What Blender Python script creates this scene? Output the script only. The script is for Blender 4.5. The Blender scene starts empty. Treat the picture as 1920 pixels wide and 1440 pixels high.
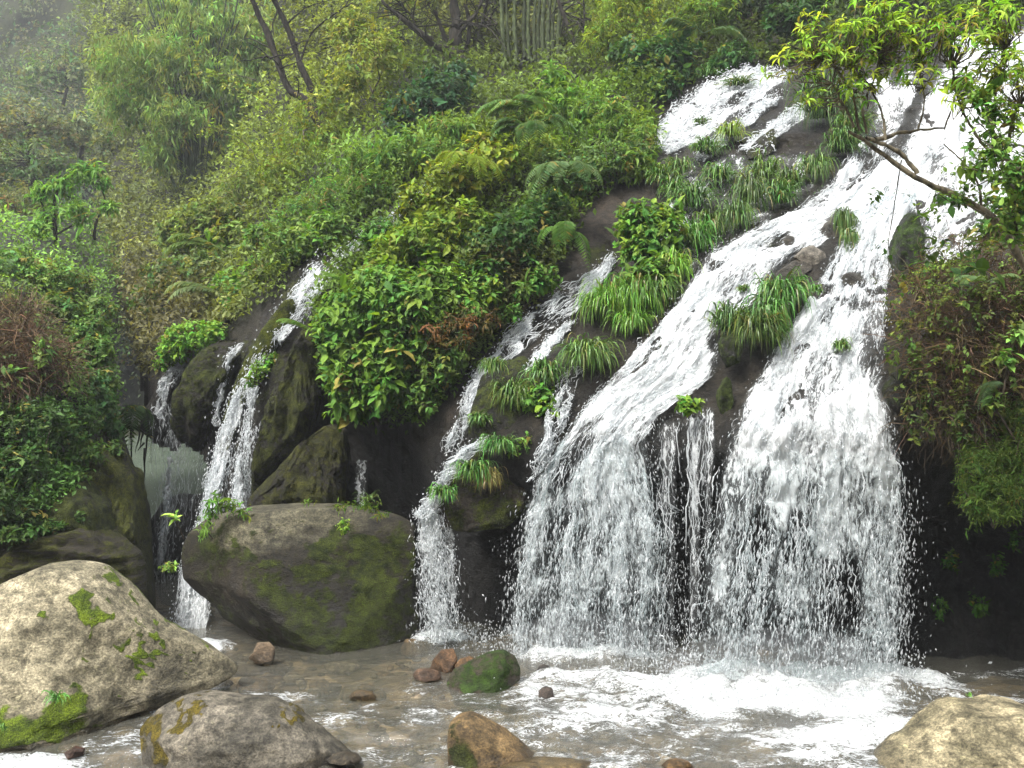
import bpy, math
import numpy as np

# ------------------------------------------------------------------ camera, world, sun
S = bpy.context.scene
FPX, EYE = 1663.0, 3.4                 # focal length in photo pixels (1920 wide), eye height above the pool
cam_d = bpy.data.cameras.new('camera'); cam = bpy.data.objects.new('camera', cam_d)
S.collection.objects.link(cam); S.camera = cam
cam.location = (0, 0, EYE); cam.rotation_euler = (math.radians(90), 0, 0)
cam_d.sensor_width = 36; cam_d.lens = 36 * FPX / 1920; cam_d.clip_end = 1000; cam_d.clip_start = 0.1

SUN_EL, SUN_AZ = math.radians(56), math.radians(-138)    # azimuth from +Y towards +X
w = bpy.data.worlds.new('World'); S.world = w; w.use_nodes = True
nt = w.node_tree; bg = nt.nodes['Background']
sky = nt.nodes.new('ShaderNodeTexSky'); sky.sky_type = 'NISHITA'; sky.sun_disc = False
sky.sun_elevation = SUN_EL; sky.sun_rotation = SUN_AZ; sky.dust_density = 4; sky.ozone_density = 1
hs = nt.nodes.new('ShaderNodeHueSaturation'); hs.inputs['Saturation'].default_value = 0.22
nt.links.new(sky.outputs[0], hs.inputs['Color']); nt.links.new(hs.outputs[0], bg.inputs[0])
bg.inputs[1].default_value = 0.15
sl = bpy.data.lights.new('sun', 'SUN'); so = bpy.data.objects.new('sun', sl); S.collection.objects.link(so)
sl.energy = 1.5; sl.angle = math.radians(14); sl.color = (1, 0.965, 0.9)
sdir = np.array([math.sin(SUN_AZ) * math.cos(SUN_EL), math.cos(SUN_AZ) * math.cos(SUN_EL), math.sin(SUN_EL)])
from mathutils import Vector, Matrix
so.rotation_euler = Vector(-sdir).to_track_quat('-Z', 'Y').to_euler()
so.location = (0, 0, 60)
S.view_settings.view_transform = 'Standard'; S.view_settings.look = 'None'
S.view_settings.exposure = 2.0; S.view_settings.gamma = 1
S.cycles.max_bounces = 7; S.cycles.diffuse_bounces = 3; S.cycles.glossy_bounces = 3
S.cycles.transmission_bounces = 4; S.cycles.transparent_max_bounces = 24; S.cycles.volume_bounces = 0
S.cycles.use_denoising = True; S.cycles.caustics_reflective = False; S.cycles.caustics_refractive = False
S.cycles.use_adaptive_sampling = True; S.cycles.adaptive_threshold = 0.015
S.cycles.volume_step_rate = 4

# ------------------------------------------------------------------ helpers
RNG = np.random.default_rng(11)
def P(x, y, d):
    x, y, d = np.broadcast_arrays(np.asarray(x, float), np.asarray(y, float), np.asarray(d, float))
    return np.stack([(x - 960) / FPX * d, d, EYE - (y - 720) / FPX * d], -1)
def norm(v):
    return v / np.maximum(np.linalg.norm(v, axis=-1, keepdims=True), 1e-9)
def _h(ix, iy, iz):
    h = (ix.astype(np.uint32) * np.uint32(374761393)) ^ (iy.astype(np.uint32) * np.uint32(668265263)) ^ (iz.astype(np.uint32) * np.uint32(2246822519))
    h = (h ^ (h >> np.uint32(13))) * np.uint32(1274126177); h ^= h >> np.uint32(16)
    return h.astype(np.float64) / 2147483648.0 - 1.0
def vnoise(p):
    p = np.asarray(p, float); i = np.floor(p).astype(np.int64); f = p - i; f = f * f * f * (f * (f * 6 - 15) + 10)
    r = 0
    for dx in (0, 1):
        for dy in (0, 1):
            for dz in (0, 1):
                wt = (f[..., 0] if dx else 1 - f[..., 0]) * (f[..., 1] if dy else 1 - f[..., 1]) * (f[..., 2] if dz else 1 - f[..., 2])
                r = r + wt * _h(i[..., 0] + dx, i[..., 1] + dy, i[..., 2] + dz)
    return r
def fbm(p, oct=4, lac=2.03, gain=0.5, ridged=False):
    a, s, r = 1.0, 0.0, 0
    p = np.asarray(p, float)
    for o in range(oct):
        n = vnoise(p + 17.3 * o)
        r = r + a * (1 - 2 * np.abs(n) if ridged else n); s += a; a *= gain; p = p * lac
    return r / s
def sstep(a, b, x):
    t = np.clip((x - a) / (b - a), 0, 1); return t * t * (3 - 2 * t)
def inpoly(x, y, poly):
    r = np.zeros(np.shape(x), bool); n = len(poly); j = n - 1
    for i in range(n):
        xi, yi = poly[i]; xj, yj = poly[j]
        if yi != yj:
            r ^= ((yi > y) != (yj > y)) & (x < (xj - xi) * (y - yi) / (yj - yi) + xi)
        j = i
    return r
def spots(x, y, lst):                     # soft elliptical regions (x, y, rx, ry, tilt deg)
    r = np.zeros(np.shape(x))
    for (cx, cy, rx, ry, a) in lst:
        a = math.radians(a); u = (x - cx) * math.cos(a) + (y - cy) * math.sin(a); v = -(x - cx) * math.sin(a) + (y - cy) * math.cos(a)
        r = np.maximum(r, np.clip(1.6 * (1.15 - np.sqrt((u / rx) ** 2 + (v / ry) ** 2)), 0, 1))
    return r
def soft(x, y, lst):                      # the same with a wide soft rim
    r = np.zeros(np.shape(x))
    for (cx, cy, rx, ry, a) in lst:
        a = math.radians(a); u = (x - cx) * math.cos(a) + (y - cy) * math.sin(a); v = -(x - cx) * math.sin(a) + (y - cy) * math.cos(a)
        r = np.maximum(r, np.exp(-.9 * ((u / rx) ** 2 + (v / ry) ** 2)))
    return r
class Relief:                             # smooth depth over control points (thin plate on log depth)
    def __init__(s, pts, smooth=2e-4):
        p = np.array(pts, float); s.c = p[:, :2] / 500; n = len(p)
        s.K = s.phi(s.c, s.c) + smooth * np.eye(n); Q = np.c_[np.ones(n), s.c]
        A = np.block([[s.K, Q], [Q.T, np.zeros((3, 3))]]); s.w = np.linalg.solve(A, np.r_[np.log(p[:, 2]), 0, 0, 0])
    def phi(s, a, b):
        r2 = ((a[:, None] - b[None]) ** 2).sum(-1); return 0.5 * r2 * np.log(np.maximum(r2, 1e-12))
    def __call__(s, x, y):
        x, y = np.broadcast_arrays(np.asarray(x, float), np.asarray(y, float))
        q = np.stack([x.ravel(), y.ravel()], -1) / 500; out = np.empty(len(q))
        for i in range(0, len(q), 20000):
            b = q[i:i + 20000]; out[i:i + 20000] = s.phi(b, s.c) @ s.w[:-3] + s.w[-3] + b @ s.w[-2:]
        return np.exp(out).reshape(x.shape)

C = S.collection.objects
def mesh(name, V, Fs, mat, parent=None, attrs=None, smooth=False):
    """One mesh object. Fs: an int array (n, k) or a list of such arrays; attrs: {name: per-vertex float (n,) or colour (n, 3)}."""
    V = np.ascontiguousarray(np.asarray(V, np.float32).reshape(-1, 3))
    if not isinstance(Fs, (list, tuple)): Fs = [Fs]
    Fs = [np.asarray(f, np.int32) for f in Fs if len(f)]
    tot = np.concatenate([np.full(len(f), f.shape[1], np.int32) for f in Fs]); loops = np.concatenate([f.ravel() for f in Fs])
    me = bpy.data.meshes.new(name); me.vertices.add(len(V)); me.vertices.foreach_set('co', V.ravel())
    me.loops.add(len(loops)); me.loops.foreach_set('vertex_index', loops)
    me.polygons.add(len(tot)); me.polygons.foreach_set('loop_start', np.r_[0, np.cumsum(tot)[:-1]].astype(np.int32))
    me.polygons.foreach_set('loop_total', tot)
    me.polygons.foreach_set('use_smooth', np.full(len(tot), bool(smooth)))
    for k, a in (attrs or {}).items():
        a = np.asarray(a, np.float32)
        if a.ndim == 1:
            t = me.attributes.new(k, 'FLOAT', 'POINT'); t.data.foreach_set('value', a)
        else:
            t = me.attributes.new(k, 'FLOAT_COLOR', 'POINT'); t.data.foreach_set('color', np.c_[a, np.ones(len(a), np.float32)].astype(np.float32).ravel())
    me.update(calc_edges=True)
    o = bpy.data.objects.new(name, me); C.link(o)
    if mat: me.materials.append(mat)
    if parent: o.parent = parent
    return o
def tag(o, label=None, cat=None, group=None, kind=None):
    for k, v in (('label', label), ('category', cat), ('group', group), ('kind', kind)):
        if v: o[k] = v
    return o
def empty(name, loc, label=None, cat=None, group=None):
    o = bpy.data.objects.new(name, None); C.link(o); o.location = tuple(loc); o.empty_display_size = 0.1
    return tag(o, label, cat, group)
def gridfaces(nu, nv, keep=None):
    i, j = np.meshgrid(np.arange(nu - 1), np.arange(nv - 1), indexing='ij'); a = i * nv + j
    f = np.stack([a, a + 1, a + nv + 1, a + nv], -1)
    return f[keep] if keep is not None else f.reshape(-1, 4)
class Acc:                                # gathers pieces into one mesh
    def __init__(s): s.V, s.F, s.A, s.n = [], {}, {}, 0
    def add(s, V, Fs, **at):
        V = np.asarray(V).reshape(-1, 3)
        for f in (Fs if isinstance(Fs, list) else [Fs]):
            if len(f): s.F.setdefault(f.shape[1], []).append(np.asarray(f) + s.n)
        s.V.append(V); s.n += len(V)
        for k, a in at.items(): s.A.setdefault(k, []).append(np.broadcast_to(a, (len(V),) + np.shape(a)[1:] if np.ndim(a) and len(a) == len(V) else (len(V),) + np.shape(a)))
        return s
    def build(s, name, mat, parent=None, smooth=False, origin=None):
        V = np.concatenate(s.V)
        if origin is not None: V = V - np.asarray(origin)
        return mesh(name, V, [np.concatenate(f) for f in s.F.values()], mat, parent, {k: np.concatenate(a) for k, a in s.A.items()}, smooth)

# tubes: batch of polylines pts (n, k, 3) with radii (n, k), m sides
def tubes(pts, rad, m=3):
    n, k, _ = pts.shape; t = np.gradient(pts, axis=1) if k > 2 else np.repeat(pts[:, 1:] - pts[:, :1], 2, 1)
    t = norm(t); ref = np.where(np.abs(t[..., 2:3]) > 0.9, np.array([1.0, 0, 0]), np.array([0, 0, 1.0]))
    u = norm(np.cross(t, ref)); v = np.cross(t, u); a = np.arange(m) * 2 * math.pi / m
    V = pts[:, :, None] + rad[:, :, None, None] * (np.cos(a)[:, None] * u[:, :, None] + np.sin(a)[:, None] * v[:, :, None])
    b = (np.arange(n)[:, None, None] * k + np.arange(k - 1)[None, :, None]) * m; q = np.arange(m)[None, None]; q2 = (q + 1) % m
    F = np.stack([b + q, b + q2, b + m + q2, b + m + q], -1).reshape(-1, 4)
    return V.reshape(-1, 3), F
# leaf templates: along +Y, face +Z, unit length
def _tmpl(w, droop=0.12, fold=0.06, fine=True):
    if fine:
        V = np.array([[0, 0, 0], [-w, .32, fold], [-w * .8, .62, fold * .7], [0, .36, 0], [0, .68, -droop * .35], [0, 1, -droop], [w, .32, fold], [w * .8, .62, fold * .7]])
        return V, np.array([[0, 3, 1], [2, 4, 5], [0, 6, 3], [7, 5, 4]]), np.array([[1, 3, 4, 2], [3, 6, 7, 4]])
    V = np.array([[0, 0, 0], [-w, .45, fold], [0, 1, -droop], [w, .45, fold]])
    return V, np.array([[0, 2, 1], [0, 3, 2]]), np.zeros((0, 4), int)
OVATE, LANCE = _tmpl(.25), _tmpl(.13, .25)
KITE, SLIM = _tmpl(.28, fine=False), _tmpl(.10, .22, .03, False)
BLADE = _tmpl(.07, .2, .02, False)
def leaves(acc, pos, dirn, up, size, col, T):
    if len(pos) == 0: return
    y = norm(dirn); x = norm(np.cross(y, up)); z = np.cross(x, y); tv, tri, quad = T; k = len(tv); n = len(pos)
    V = pos[:, None] + size[:, None, None] * (tv[None, :, 0:1] * x[:, None] + tv[None, :, 1:2] * y[:, None] + tv[None, :, 2:3] * z[:, None])
    o = (np.arange(n) * k)[:, None, None]
    acc.add(V.reshape(-1, 3), [(tri[None] + o).reshape(-1, 3), (quad[None] + o).reshape(-1, 4)], col=np.repeat(col, k, 0))
def runit(n, rng=RNG): return norm(rng.normal(size=(n, 3)))
def jitcol(c, n, dv=.33, dh=.14, rng=RNG):
    c = np.asarray(c, float); c = np.broadcast_to(c, (n, 3)).copy()
    c *= np.exp(rng.normal(size=(n, 1)) * dv); c[:, 0] *= np.exp(rng.normal(size=n) * dh * 1.6); c[:, 2] *= np.exp(rng.normal(size=n) * dh)
    k = rng.random(n) < .035; c[k] = np.array([.13, .10, .03]) * np.exp(rng.normal(size=(k.sum(), 1)) * .3)
    return np.clip(c, 0.002, 0.6)

# ------------------------------------------------------------------ materials
def M(name):
    m = bpy.data.materials.new(name); m.use_nodes = True; nt = m.node_tree
    for n in list(nt.nodes): nt.nodes.remove(n)
    out = nt.nodes.new('ShaderNodeOutputMaterial')
    def N(t, **kw):
        n = nt.nodes.new('ShaderNode' + t)
        for k, v in kw.items():
            if k in n.inputs.keys() if isinstance(k, str) else False: pass
            setattr(n, k, v)
        return n
    def I(n, k, v):
        s = n.inputs[k]
        if isinstance(v, bpy.types.NodeSocket): nt.links.new(v, s)
        elif hasattr(s.default_value, '__len__') and not isinstance(v, (int, float)): s.default_value = tuple(v) + ((1,) if len(s.default_value) == 4 and len(v) == 3 else ())
        else: s.default_value = v
    return m, nt, N, I, out
def attr(N, n): a = N('Attribute'); a.attribute_name = n; return a
def math_(N, I, op, a, b=None, c=None, clamp=False):
    n = N('Math'); n.operation = op; n.use_clamp = clamp; I(n, 0, a)
    if b is not None: I(n, 1, b)
    if c is not None: I(n, 2, c)
    return n.outputs[0]
def noise(N, I, vec, scale, detail=4, rough=.55, dist=0.0):
    n = N('TexNoise'); I(n, 'Scale', scale); I(n, 'Detail', detail); I(n, 'Roughness', rough); I(n, 'Distortion', dist)
    if vec is not None: I(n, 'Vector', vec)
    return n.outputs[0]
def mrange(N, I, v, a, b, c=0.0, d=1.0, smooth=True):
    n = N('MapRange'); n.interpolation_type = 'SMOOTHSTEP' if smooth else 'LINEAR'
    for k, x in ((0, v), (1, a), (2, b), (3, c), (4, d)): I(n, k, x)
    return n.outputs[0]
def mixc(N, I, f, a, b, mode='MIX'):
    n = N('Mix'); n.data_type = 'RGBA'; n.blend_type = mode; n.clamp_result = False
    I(n, 0, f); I(n, 6, a); I(n, 7, b); return n.outputs[2]

def leaf_mat(name, trans=.38, spec=.16, rough=.55, warm=(1.3, 1.2, .5), boost=(1.32, 1.5, 1.12)):
    m, nt, N, I, out = M(name)
    c = attr(N, 'col').outputs['Color']; oi = N('ObjectInfo'); c = mixc(N, I, 1.0, c, oi.outputs['Color'], 'MULTIPLY'); c = mixc(N, I, 1.0, c, boost, 'MULTIPLY')
    p = N('BsdfPrincipled'); I(p, 'Base Color', c); I(p, 'Roughness', rough); I(p, 'Specular IOR Level', spec)
    t = N('BsdfTranslucent'); I(t, 'Color', mixc(N, I, 1.0, c, warm, 'MULTIPLY'))
    mx = N('MixShader'); I(mx, 0, trans); I(mx, 1, p.outputs[0]); I(mx, 2, t.outputs[0]); I(out, 0, mx.outputs[0]); return m
LEAF = leaf_mat('leaf'); GRASS = leaf_mat('grass_blade', .3, .4, .4, (1.3, 1.2, .5), (1.15, 1.5, 1.1)); DRY = leaf_mat('dry_twig', .1, .15, .7, (1, 1, 1), (1.1, 1.1, 1.1))
def bark_mat():
    m, nt, N, I, out = M('bark'); tc = N('TexCoord'); mp = N('Mapping'); I(mp, 'Vector', tc.outputs['Object']); I(mp, 'Scale', (9, 9, 2.5))
    n = noise(N, I, mp.outputs[0], 2.2, 6); c = attr(N, 'col').outputs['Color']
    p = N('BsdfPrincipled'); I(p, 'Base Color', mixc(N, I, 1.0, c, mixc(N, I, mrange(N, I, n, .35, .65), (.45, .45, .45), (1.5, 1.5, 1.45)), 'MULTIPLY')); I(p, 'Roughness', .85); I(p, 'Specular IOR Level', .15)
    b = N('Bump'); I(b, 'Strength', .6); I(b, 'Distance', .02); I(b, 'Height', n); I(p, 'Normal', b.outputs[0]); I(out, 0, p.outputs[0]); return m
BARK = bark_mat()
def rock_mat(name, scale=1.0, layered=False, bump=1.0, spec=.3):
    """Stone from vertex attributes: col (stone colour), moss (0..1), wet (0..1)."""
    m, nt, N, I, out = M(name); tc = N('TexCoord'); v = tc.outputs['Object']
    mp = N('Mapping'); I(mp, 'Vector', v); I(mp, 'Scale', (scale, scale, scale * (3.2 if layered else 1.25))); v2 = mp.outputs[0]
    n1 = noise(N, I, v2, 1.6, 8, .62, .4); n2 = noise(N, I, v2, 9, 8, .7); n3 = noise(N, I, v2, 45, 5, .7)
    vo = N('TexVoronoi'); vo.feature = 'DISTANCE_TO_EDGE'; I(vo, 'Scale', 2.3)
    wv = N('VectorMath'); wv.operation = 'MULTIPLY_ADD'; nd = N('TexNoise'); I(nd, 'Scale', 2.5); I(nd, 'Detail', 5); I(nd, 'Vector', v2)
    I(wv, 0, nd.outputs['Color']); I(wv, 1, (.9, .9, .9)); I(wv, 2, v2); I(vo, 'Vector', wv.outputs[0])
    crack = mrange(N, I, vo.outputs['Distance'], 0.0, .035, 0, 1)
    c = attr(N, 'col').outputs['Color']
    c = mixc(N, I, 1.0, c, mixc(N, I, mrange(N, I, n1, .3, .7), (.42, .42, .38), (1.5, 1.46, 1.4)), 'MULTIPLY')
    c = mixc(N, I, 1.0, c, mixc(N, I, mrange(N, I, n2, .32, .68), (.36, .36, .34), (1.62, 1.6, 1.55)), 'MULTIPLY')
    c = mixc(N, I, 1.0, c, mixc(N, I, mrange(N, I, n3, .35, .66), (.55, .55, .55), (1.42, 1.42, 1.38)), 'MULTIPLY')
    lich = mrange(N, I, noise(N, I, v2, 5.5, 9, .75), .60, .66)
    c = mixc(N, I, math_(N, I, 'MULTIPLY', lich, .45), c, mixc(N, I, 1.0, c, (1.9, 2.0, 1.7), 'MULTIPLY'))
    c = mixc(N, I, math_(N, I, 'MULTIPLY', math_(N, I, 'SUBTRACT', 1.0, crack), .12), c, mixc(N, I, 1.0, c, (.3, .3, .3), 'MULTIPLY'))
    mo = attr(N, 'moss').outputs['Fac']; wt = attr(N, 'wet').outputs['Fac']
    nm = math_(N, I, 'ADD', math_(N, I, 'MULTIPLY', n1, .5), math_(N, I, 'MULTIPLY', n2, .5))
    lo = math_(N, I, 'SUBTRACT', .80, math_(N, I, 'MULTIPLY', mo, .62)); mf = mrange(N, I, nm, lo, math_(N, I, 'ADD', lo, .1))
    gm = noise(N, I, v, 7, 6, .7)
    mc = mixc(N, I, mrange(N, I, gm, .3, .7), (.014, .019, .005), (.070, .080, .013)); mc = mixc(N, I, mrange(N, I, noise(N, I, v, 90, 3), .35, .7), mixc(N, I, 1.0, mc, (.5, .5, .5), 'MULTIPLY'), mixc(N, I, 1.0, mc, (1.5, 1.5, 1.3), 'MULTIPLY'))
    mt = attr(N, 'mosstint').outputs['Color']; mc = mixc(N, I, 1.0, mc, mt, 'MULTIPLY')
    c = mixc(N, I, math_(N, I, 'MULTIPLY', wt, .62), c, mixc(N, I, 1.0, c, (.25, .23, .2), 'MULTIPLY'))
    c = mixc(N, I, mf, c, mc)
    p = N('BsdfPrincipled'); I(p, 'Base Color', c)
    r = math_(N, I, 'SUBTRACT', .85, math_(N, I, 'MULTIPLY', wt, .55)); r = math_(N, I, 'ADD', r, math_(N, I, 'MULTIPLY', mf, .5), clamp=True); I(p, 'Roughness', r)
    I(p, 'Specular IOR Level', spec)
    h = math_(N, I, 'ADD', math_(N, I, 'MULTIPLY', n2, .6), math_(N, I, 'MULTIPLY', n3, .34)); h = math_(N, I, 'ADD', h, math_(N, I, 'MULTIPLY', crack, .05))
    h = math_(N, I, 'ADD', h, math_(N, I, 'MULTIPLY', mf, math_(N, I, 'MULTIPLY', noise(N, I, v, 60, 4), .5)))
    b = N('Bump'); I(b, 'Strength', .85 * bump); I(b, 'Distance', .06); I(b, 'Height', h); I(p, 'Normal', b.outputs[0]); I(out, 0, p.outputs[0]); return m
ROCK = rock_mat('stone'); LAYERED = rock_mat('layered_stone', 1.0, True); CLIFF = rock_mat('wet_tufa', 1.3, False, 1.7, .32)
def soil_mat():
    m, nt, N, I, out = M('forest_floor'); tc = N('TexCoord'); n = noise(N, I, tc.outputs['Object'], 1.3, 9, .7)
    p = N('BsdfPrincipled'); I(p, 'Base Color', mixc(N, I, mrange(N, I, n, .3, .7), (.012, .013, .006), (.03, .036, .012))); I(p, 'Roughness', .95); I(p, 'Specular IOR Level', .1)
    b = N('Bump'); I(b, 'Distance', .2); I(b, 'Height', n); I(p, 'Normal', b.outputs[0]); I(out, 0, p.outputs[0]); return m
SOIL = soil_mat()
def white_mat(name, sheet):
    """Aerated white water. sheet: holes torn by noise stretched along the flow (attr flow = across, along, cover); else attr al."""
    m, nt, N, I, out = M(name)
    p = N('BsdfPrincipled'); I(p, 'Base Color', (.67, .69, .70)); I(p, 'Roughness', .35); I(p, 'Specular IOR Level', .35)
    tl = N('BsdfTranslucent'); I(tl, 'Color', (.88, .9, .92)); mx = N('MixShader'); I(mx, 0, .38); I(mx, 1, p.outputs[0]); I(mx, 2, tl.outputs[0])
    tr = N('BsdfTransparent'); I(tr, 'Color', (.93, .95, .95)); fin = N('MixShader')
    if sheet:
        a = attr(N, 'flow'); sp = N('SeparateXYZ'); I(sp, 0, a.outputs['Vector']); cov = sp.outputs[2]
        def fl(sx, sy, sc, det, rg, ds):
            cb = N('CombineXYZ'); I(cb, 0, math_(N, I, 'MULTIPLY', sp.outputs[0], sx)); I(cb, 1, math_(N, I, 'MULTIPLY', sp.outputs[1], sy)); return noise(N, I, cb.outputs[0], sc, det, rg, ds)
        na = fl(1, .28, 5.0, 4, .6, 1.0); nb = fl(1, .25, 23, 3, .6, 1.0); nc = fl(1, .20, 66, 3, .6, .4)
        s = math_(N, I, 'ADD', math_(N, I, 'MULTIPLY', na, .30), math_(N, I, 'MULTIPLY', nb, .45)); s = math_(N, I, 'ADD', s, math_(N, I, 'MULTIPLY', nc, .30))
        lo = math_(N, I, 'SUBTRACT', .65, math_(N, I, 'MULTIPLY', cov, .30)); al = mrange(N, I, s, lo, math_(N, I, 'ADD', lo, .115))
        veil = math_(N, I, 'SUBTRACT', 1.0, math_(N, I, 'MULTIPLY', math_(N, I, 'POWER', cov, 2.0), .42)); al = math_(N, I, 'SUBTRACT', 1.0, math_(N, I, 'MULTIPLY', math_(N, I, 'SUBTRACT', 1.0, al), veil)); al = math_(N, I, 'MULTIPLY', al, .97)
        b = N('Bump'); I(b, 'Strength', .8); I(b, 'Distance', .045); I(b, 'Height', s); I(p, 'Normal', b.outputs[0])
        I(fin, 0, al)
    else: I(fin, 0, attr(N, 'al').outputs['Fac'])
    I(fin, 1, tr.outputs[0]); I(fin, 2, mx.outputs[0]); I(out, 0, fin.outputs[0]); return m
SHEET = white_mat('white_water_sheet', True); SPRAY = white_mat('white_water_drops', False)
def river_mat():
    m, nt, N, I, out = M('river_water'); tc = N('TexCoord'); v = tc.outputs['Object']
    fo = attr(N, 'foam').outputs['Fac']
    mp = N('Mapping'); I(mp, 'Vector', v); I(mp, 'Scale', (.75, 1.5, 1))
    r1 = noise(N, I, mp.outputs[0], 5, 5, .6, 1.2); r2 = noise(N, I, mp.outputs[0], 26, 3, .6, .6)
    b = N('Bump'); I(b, 'Strength', .7); I(b, 'Distance', .04); I(b, 'Height', math_(N, I, 'ADD', r1, math_(N, I, 'MULTIPLY', r2, .3)))
    tr = N('BsdfTransparent'); I(tr, 'Color', (.80, .79, .70)); gl = N('BsdfGlossy'); I(gl, 'Roughness', .06); I(gl, 'Color', (.8, .8, .8)); I(gl, 'Normal', b.outputs[0])
    df = N('BsdfDiffuse'); I(df, 'Color', mixc(N, I, mrange(N, I, attr(N, 'murk').outputs['Fac'], .4, .8), (.155, .15, .122), (.13, .165, .125))); mk = N('MixShader'); I(mk, 0, attr(N, 'murk').outputs['Fac']); I(mk, 1, tr.outputs[0]); I(mk, 2, df.outputs[0])
    fr = N('LayerWeight'); I(fr, 'Blend', .5); I(fr, 'Normal', b.outputs[0])
    w1 = N('MixShader'); I(w1, 0, math_(N, I, 'MULTIPLY_ADD', math_(N, I, 'POWER', fr.outputs['Facing'], 2.6), .85, .04)); I(w1, 1, mk.outputs[0]); I(w1, 2, gl.outputs[0])
    f1 = noise(N, I, mp.outputs[0], 3.2, 8, .72, 1.5); f2 = noise(N, I, mp.outputs[0], 17, 6, .7, 2.2)
    f = math_(N, I, 'ADD', math_(N, I, 'MULTIPLY', f1, .55), math_(N, I, 'MULTIPLY', f2, .45)); lo = math_(N, I, 'SUBTRACT', .68, math_(N, I, 'MULTIPLY', fo, .36))
    al = mrange(N, I, f, lo, math_(N, I, 'ADD', lo, .12))
    p = N('BsdfPrincipled'); I(p, 'Base Color', mixc(N, I, mrange(N, I, f2, .32, .66), (.36, .38, .38), (.58, .60, .60))); I(p, 'Roughness', .45); b2 = N('Bump'); I(b2, 'Strength', .9); I(b2, 'Distance', .09); I(b2, 'Height', f); I(p, 'Normal', b2.outputs[0])
    fin = N('MixShader'); I(fin, 0, al); I(fin, 1, w1.outputs[0]); I(fin, 2, p.outputs[0]); I(out, 0, fin.outputs[0]); return m
RIVER = river_mat()
def bed_mat():
    m, nt, N, I, out = M('riverbed_gravel'); tc = N('TexCoord'); v = tc.outputs['Object']
    vo = N('TexVoronoi'); I(vo, 'Scale', 3.2); I(vo, 'Randomness', 1); I(vo, 'Vector', v); n = noise(N, I, v, 6, 7, .65)
    c = mixc(N, I, mrange(N, I, n, .3, .7), (.10, .068, .036), (.30, .23, .14)); sx = N('SeparateXYZ'); I(sx, 0, vo.outputs['Color']); c = mixc(N, I, 1.0, c, mixc(N, I, sx.outputs[0], (.35, .33, .3), (1.25, 1.2, 1.1)), 'MULTIPLY')
    p = N('BsdfPrincipled'); I(p, 'Base Color', c); I(p, 'Roughness', .6)
    b = N('Bump'); I(b, 'Distance', .12); I(b, 'Height', vo.outputs['Distance']); I(p, 'Normal', b.outputs[0]); I(out, 0, p.outputs[0]); return m
BED = bed_mat()
def plain_mat(name, rough=.7):
    m, nt, N, I, out = M(name); tc = N('TexCoord'); n = noise(N, I, tc.outputs['Object'], 14, 5); c = attr(N, 'col').outputs['Color']
    p = N('BsdfPrincipled'); I(p, 'Base Color', mixc(N, I, 1.0, c, mixc(N, I, n, (.8, .8, .8), (1.2, 1.2, 1.2)), 'MULTIPLY')); I(p, 'Roughness', rough); I(out, 0, p.outputs[0]); return m
SKIN, CLOTH = plain_mat('skin', .5), plain_mat('cloth', .9)
# ------------------------------------------------------------------ terrain
SLOPE = Relief([
 (1950,60,17.8),(1700,60,18.2),(1500,130,17.8),(1350,130,18.8),(1250,200,18.3),(1900,250,14.4),(1700,280,14.2),(1500,300,14.7),(1350,300,15.4),(1250,290,15.9),
 (1900,430,12.4),(1700,430,12.4),(1500,430,12.9),(1350,430,13.4),(1200,430,14.2),(1120,420,14.3),(1650,560,11.4),(1450,560,11.7),(1250,600,11.9),(1100,560,13.0),(950,620,13.0),
 (1650,700,10.7),(1450,700,10.95),(1300,720,11.15),(1150,720,11.5),(1000,720,12.0),(880,700,12.7),
 (1650,850,10.05),(1500,850,10.12),(1350,850,10.35),(1270,800,11.0),(1200,850,11.05),(1050,850,11.25),(950,880,11.4),(850,850,12.2),
 (1650,960,10.9),(1500,960,10.95),(1300,940,11.6),(1150,980,11.9),(1000,980,12.1),(1650,1260,11.2),(1300,1260,11.8),(1000,1260,12.4),
 (1700,660,10.55),(1800,600,10.1),(1900,560,9.9),(1800,780,10.2),(1920,800,9.9),(1760,900,11.0),(1920,950,11.0),(1800,1260,11.0),(1920,1260,10.9),(1920,1100,11.4),(2300,600,9.0),(2300,1100,10.2),(2300,100,15),
 (720,860,13.6),(720,1000,13.9),(800,1000,13.6),(720,1220,13.7),(850,1000,12.8),(900,1160,12.6),(600,480,15.5),(620,700,13.9),(600,900,14.4),(500,800,14.4),(500,1000,14.6),(450,600,15.9),(360,680,16.6),(300,720,17.3),(320,830,17.2),(420,1000,15.2),(430,1240,14.4),(600,1240,14.2),
 (780,640,12.9),(850,480,13.7),(800,400,15.2),(700,470,14.7),(900,400,14.8),(1000,300,16.6),(1050,500,13.6),(1130,330,15.3),
 (450,520,17.6),(300,640,18.2),(280,480,24),(250,600,22),(500,400,20),(380,360,31),(300,450,27),(700,300,19),(900,230,18.6),(600,250,24),(850,120,25),(1000,110,25),(1150,130,21.5),
 (600,0,31),(850,0,28.5),(1150,0,25.5),(1400,0,22.5),(1700,-40,20.5),(1950,-60,19.5),(600,-250,38),(1150,-250,31),(1700,-250,25),(2300,-250,21),(380,200,37),(380,0,43),(200,0,50),(210,350,36)], 4e-4)
FAR = Relief([(-400,-300,98),(0,0,84),(300,0,70),(600,0,56),(0,200,72),(200,200,66),(0,400,62),(200,400,64),(300,600,64),(200,700,64),(100,815,62),(600,815,60),(0,600,58),(600,500,54),(900,0,52),(900,600,52),(-500,500,56),(-500,100,75),(900,-300,60)])
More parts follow.
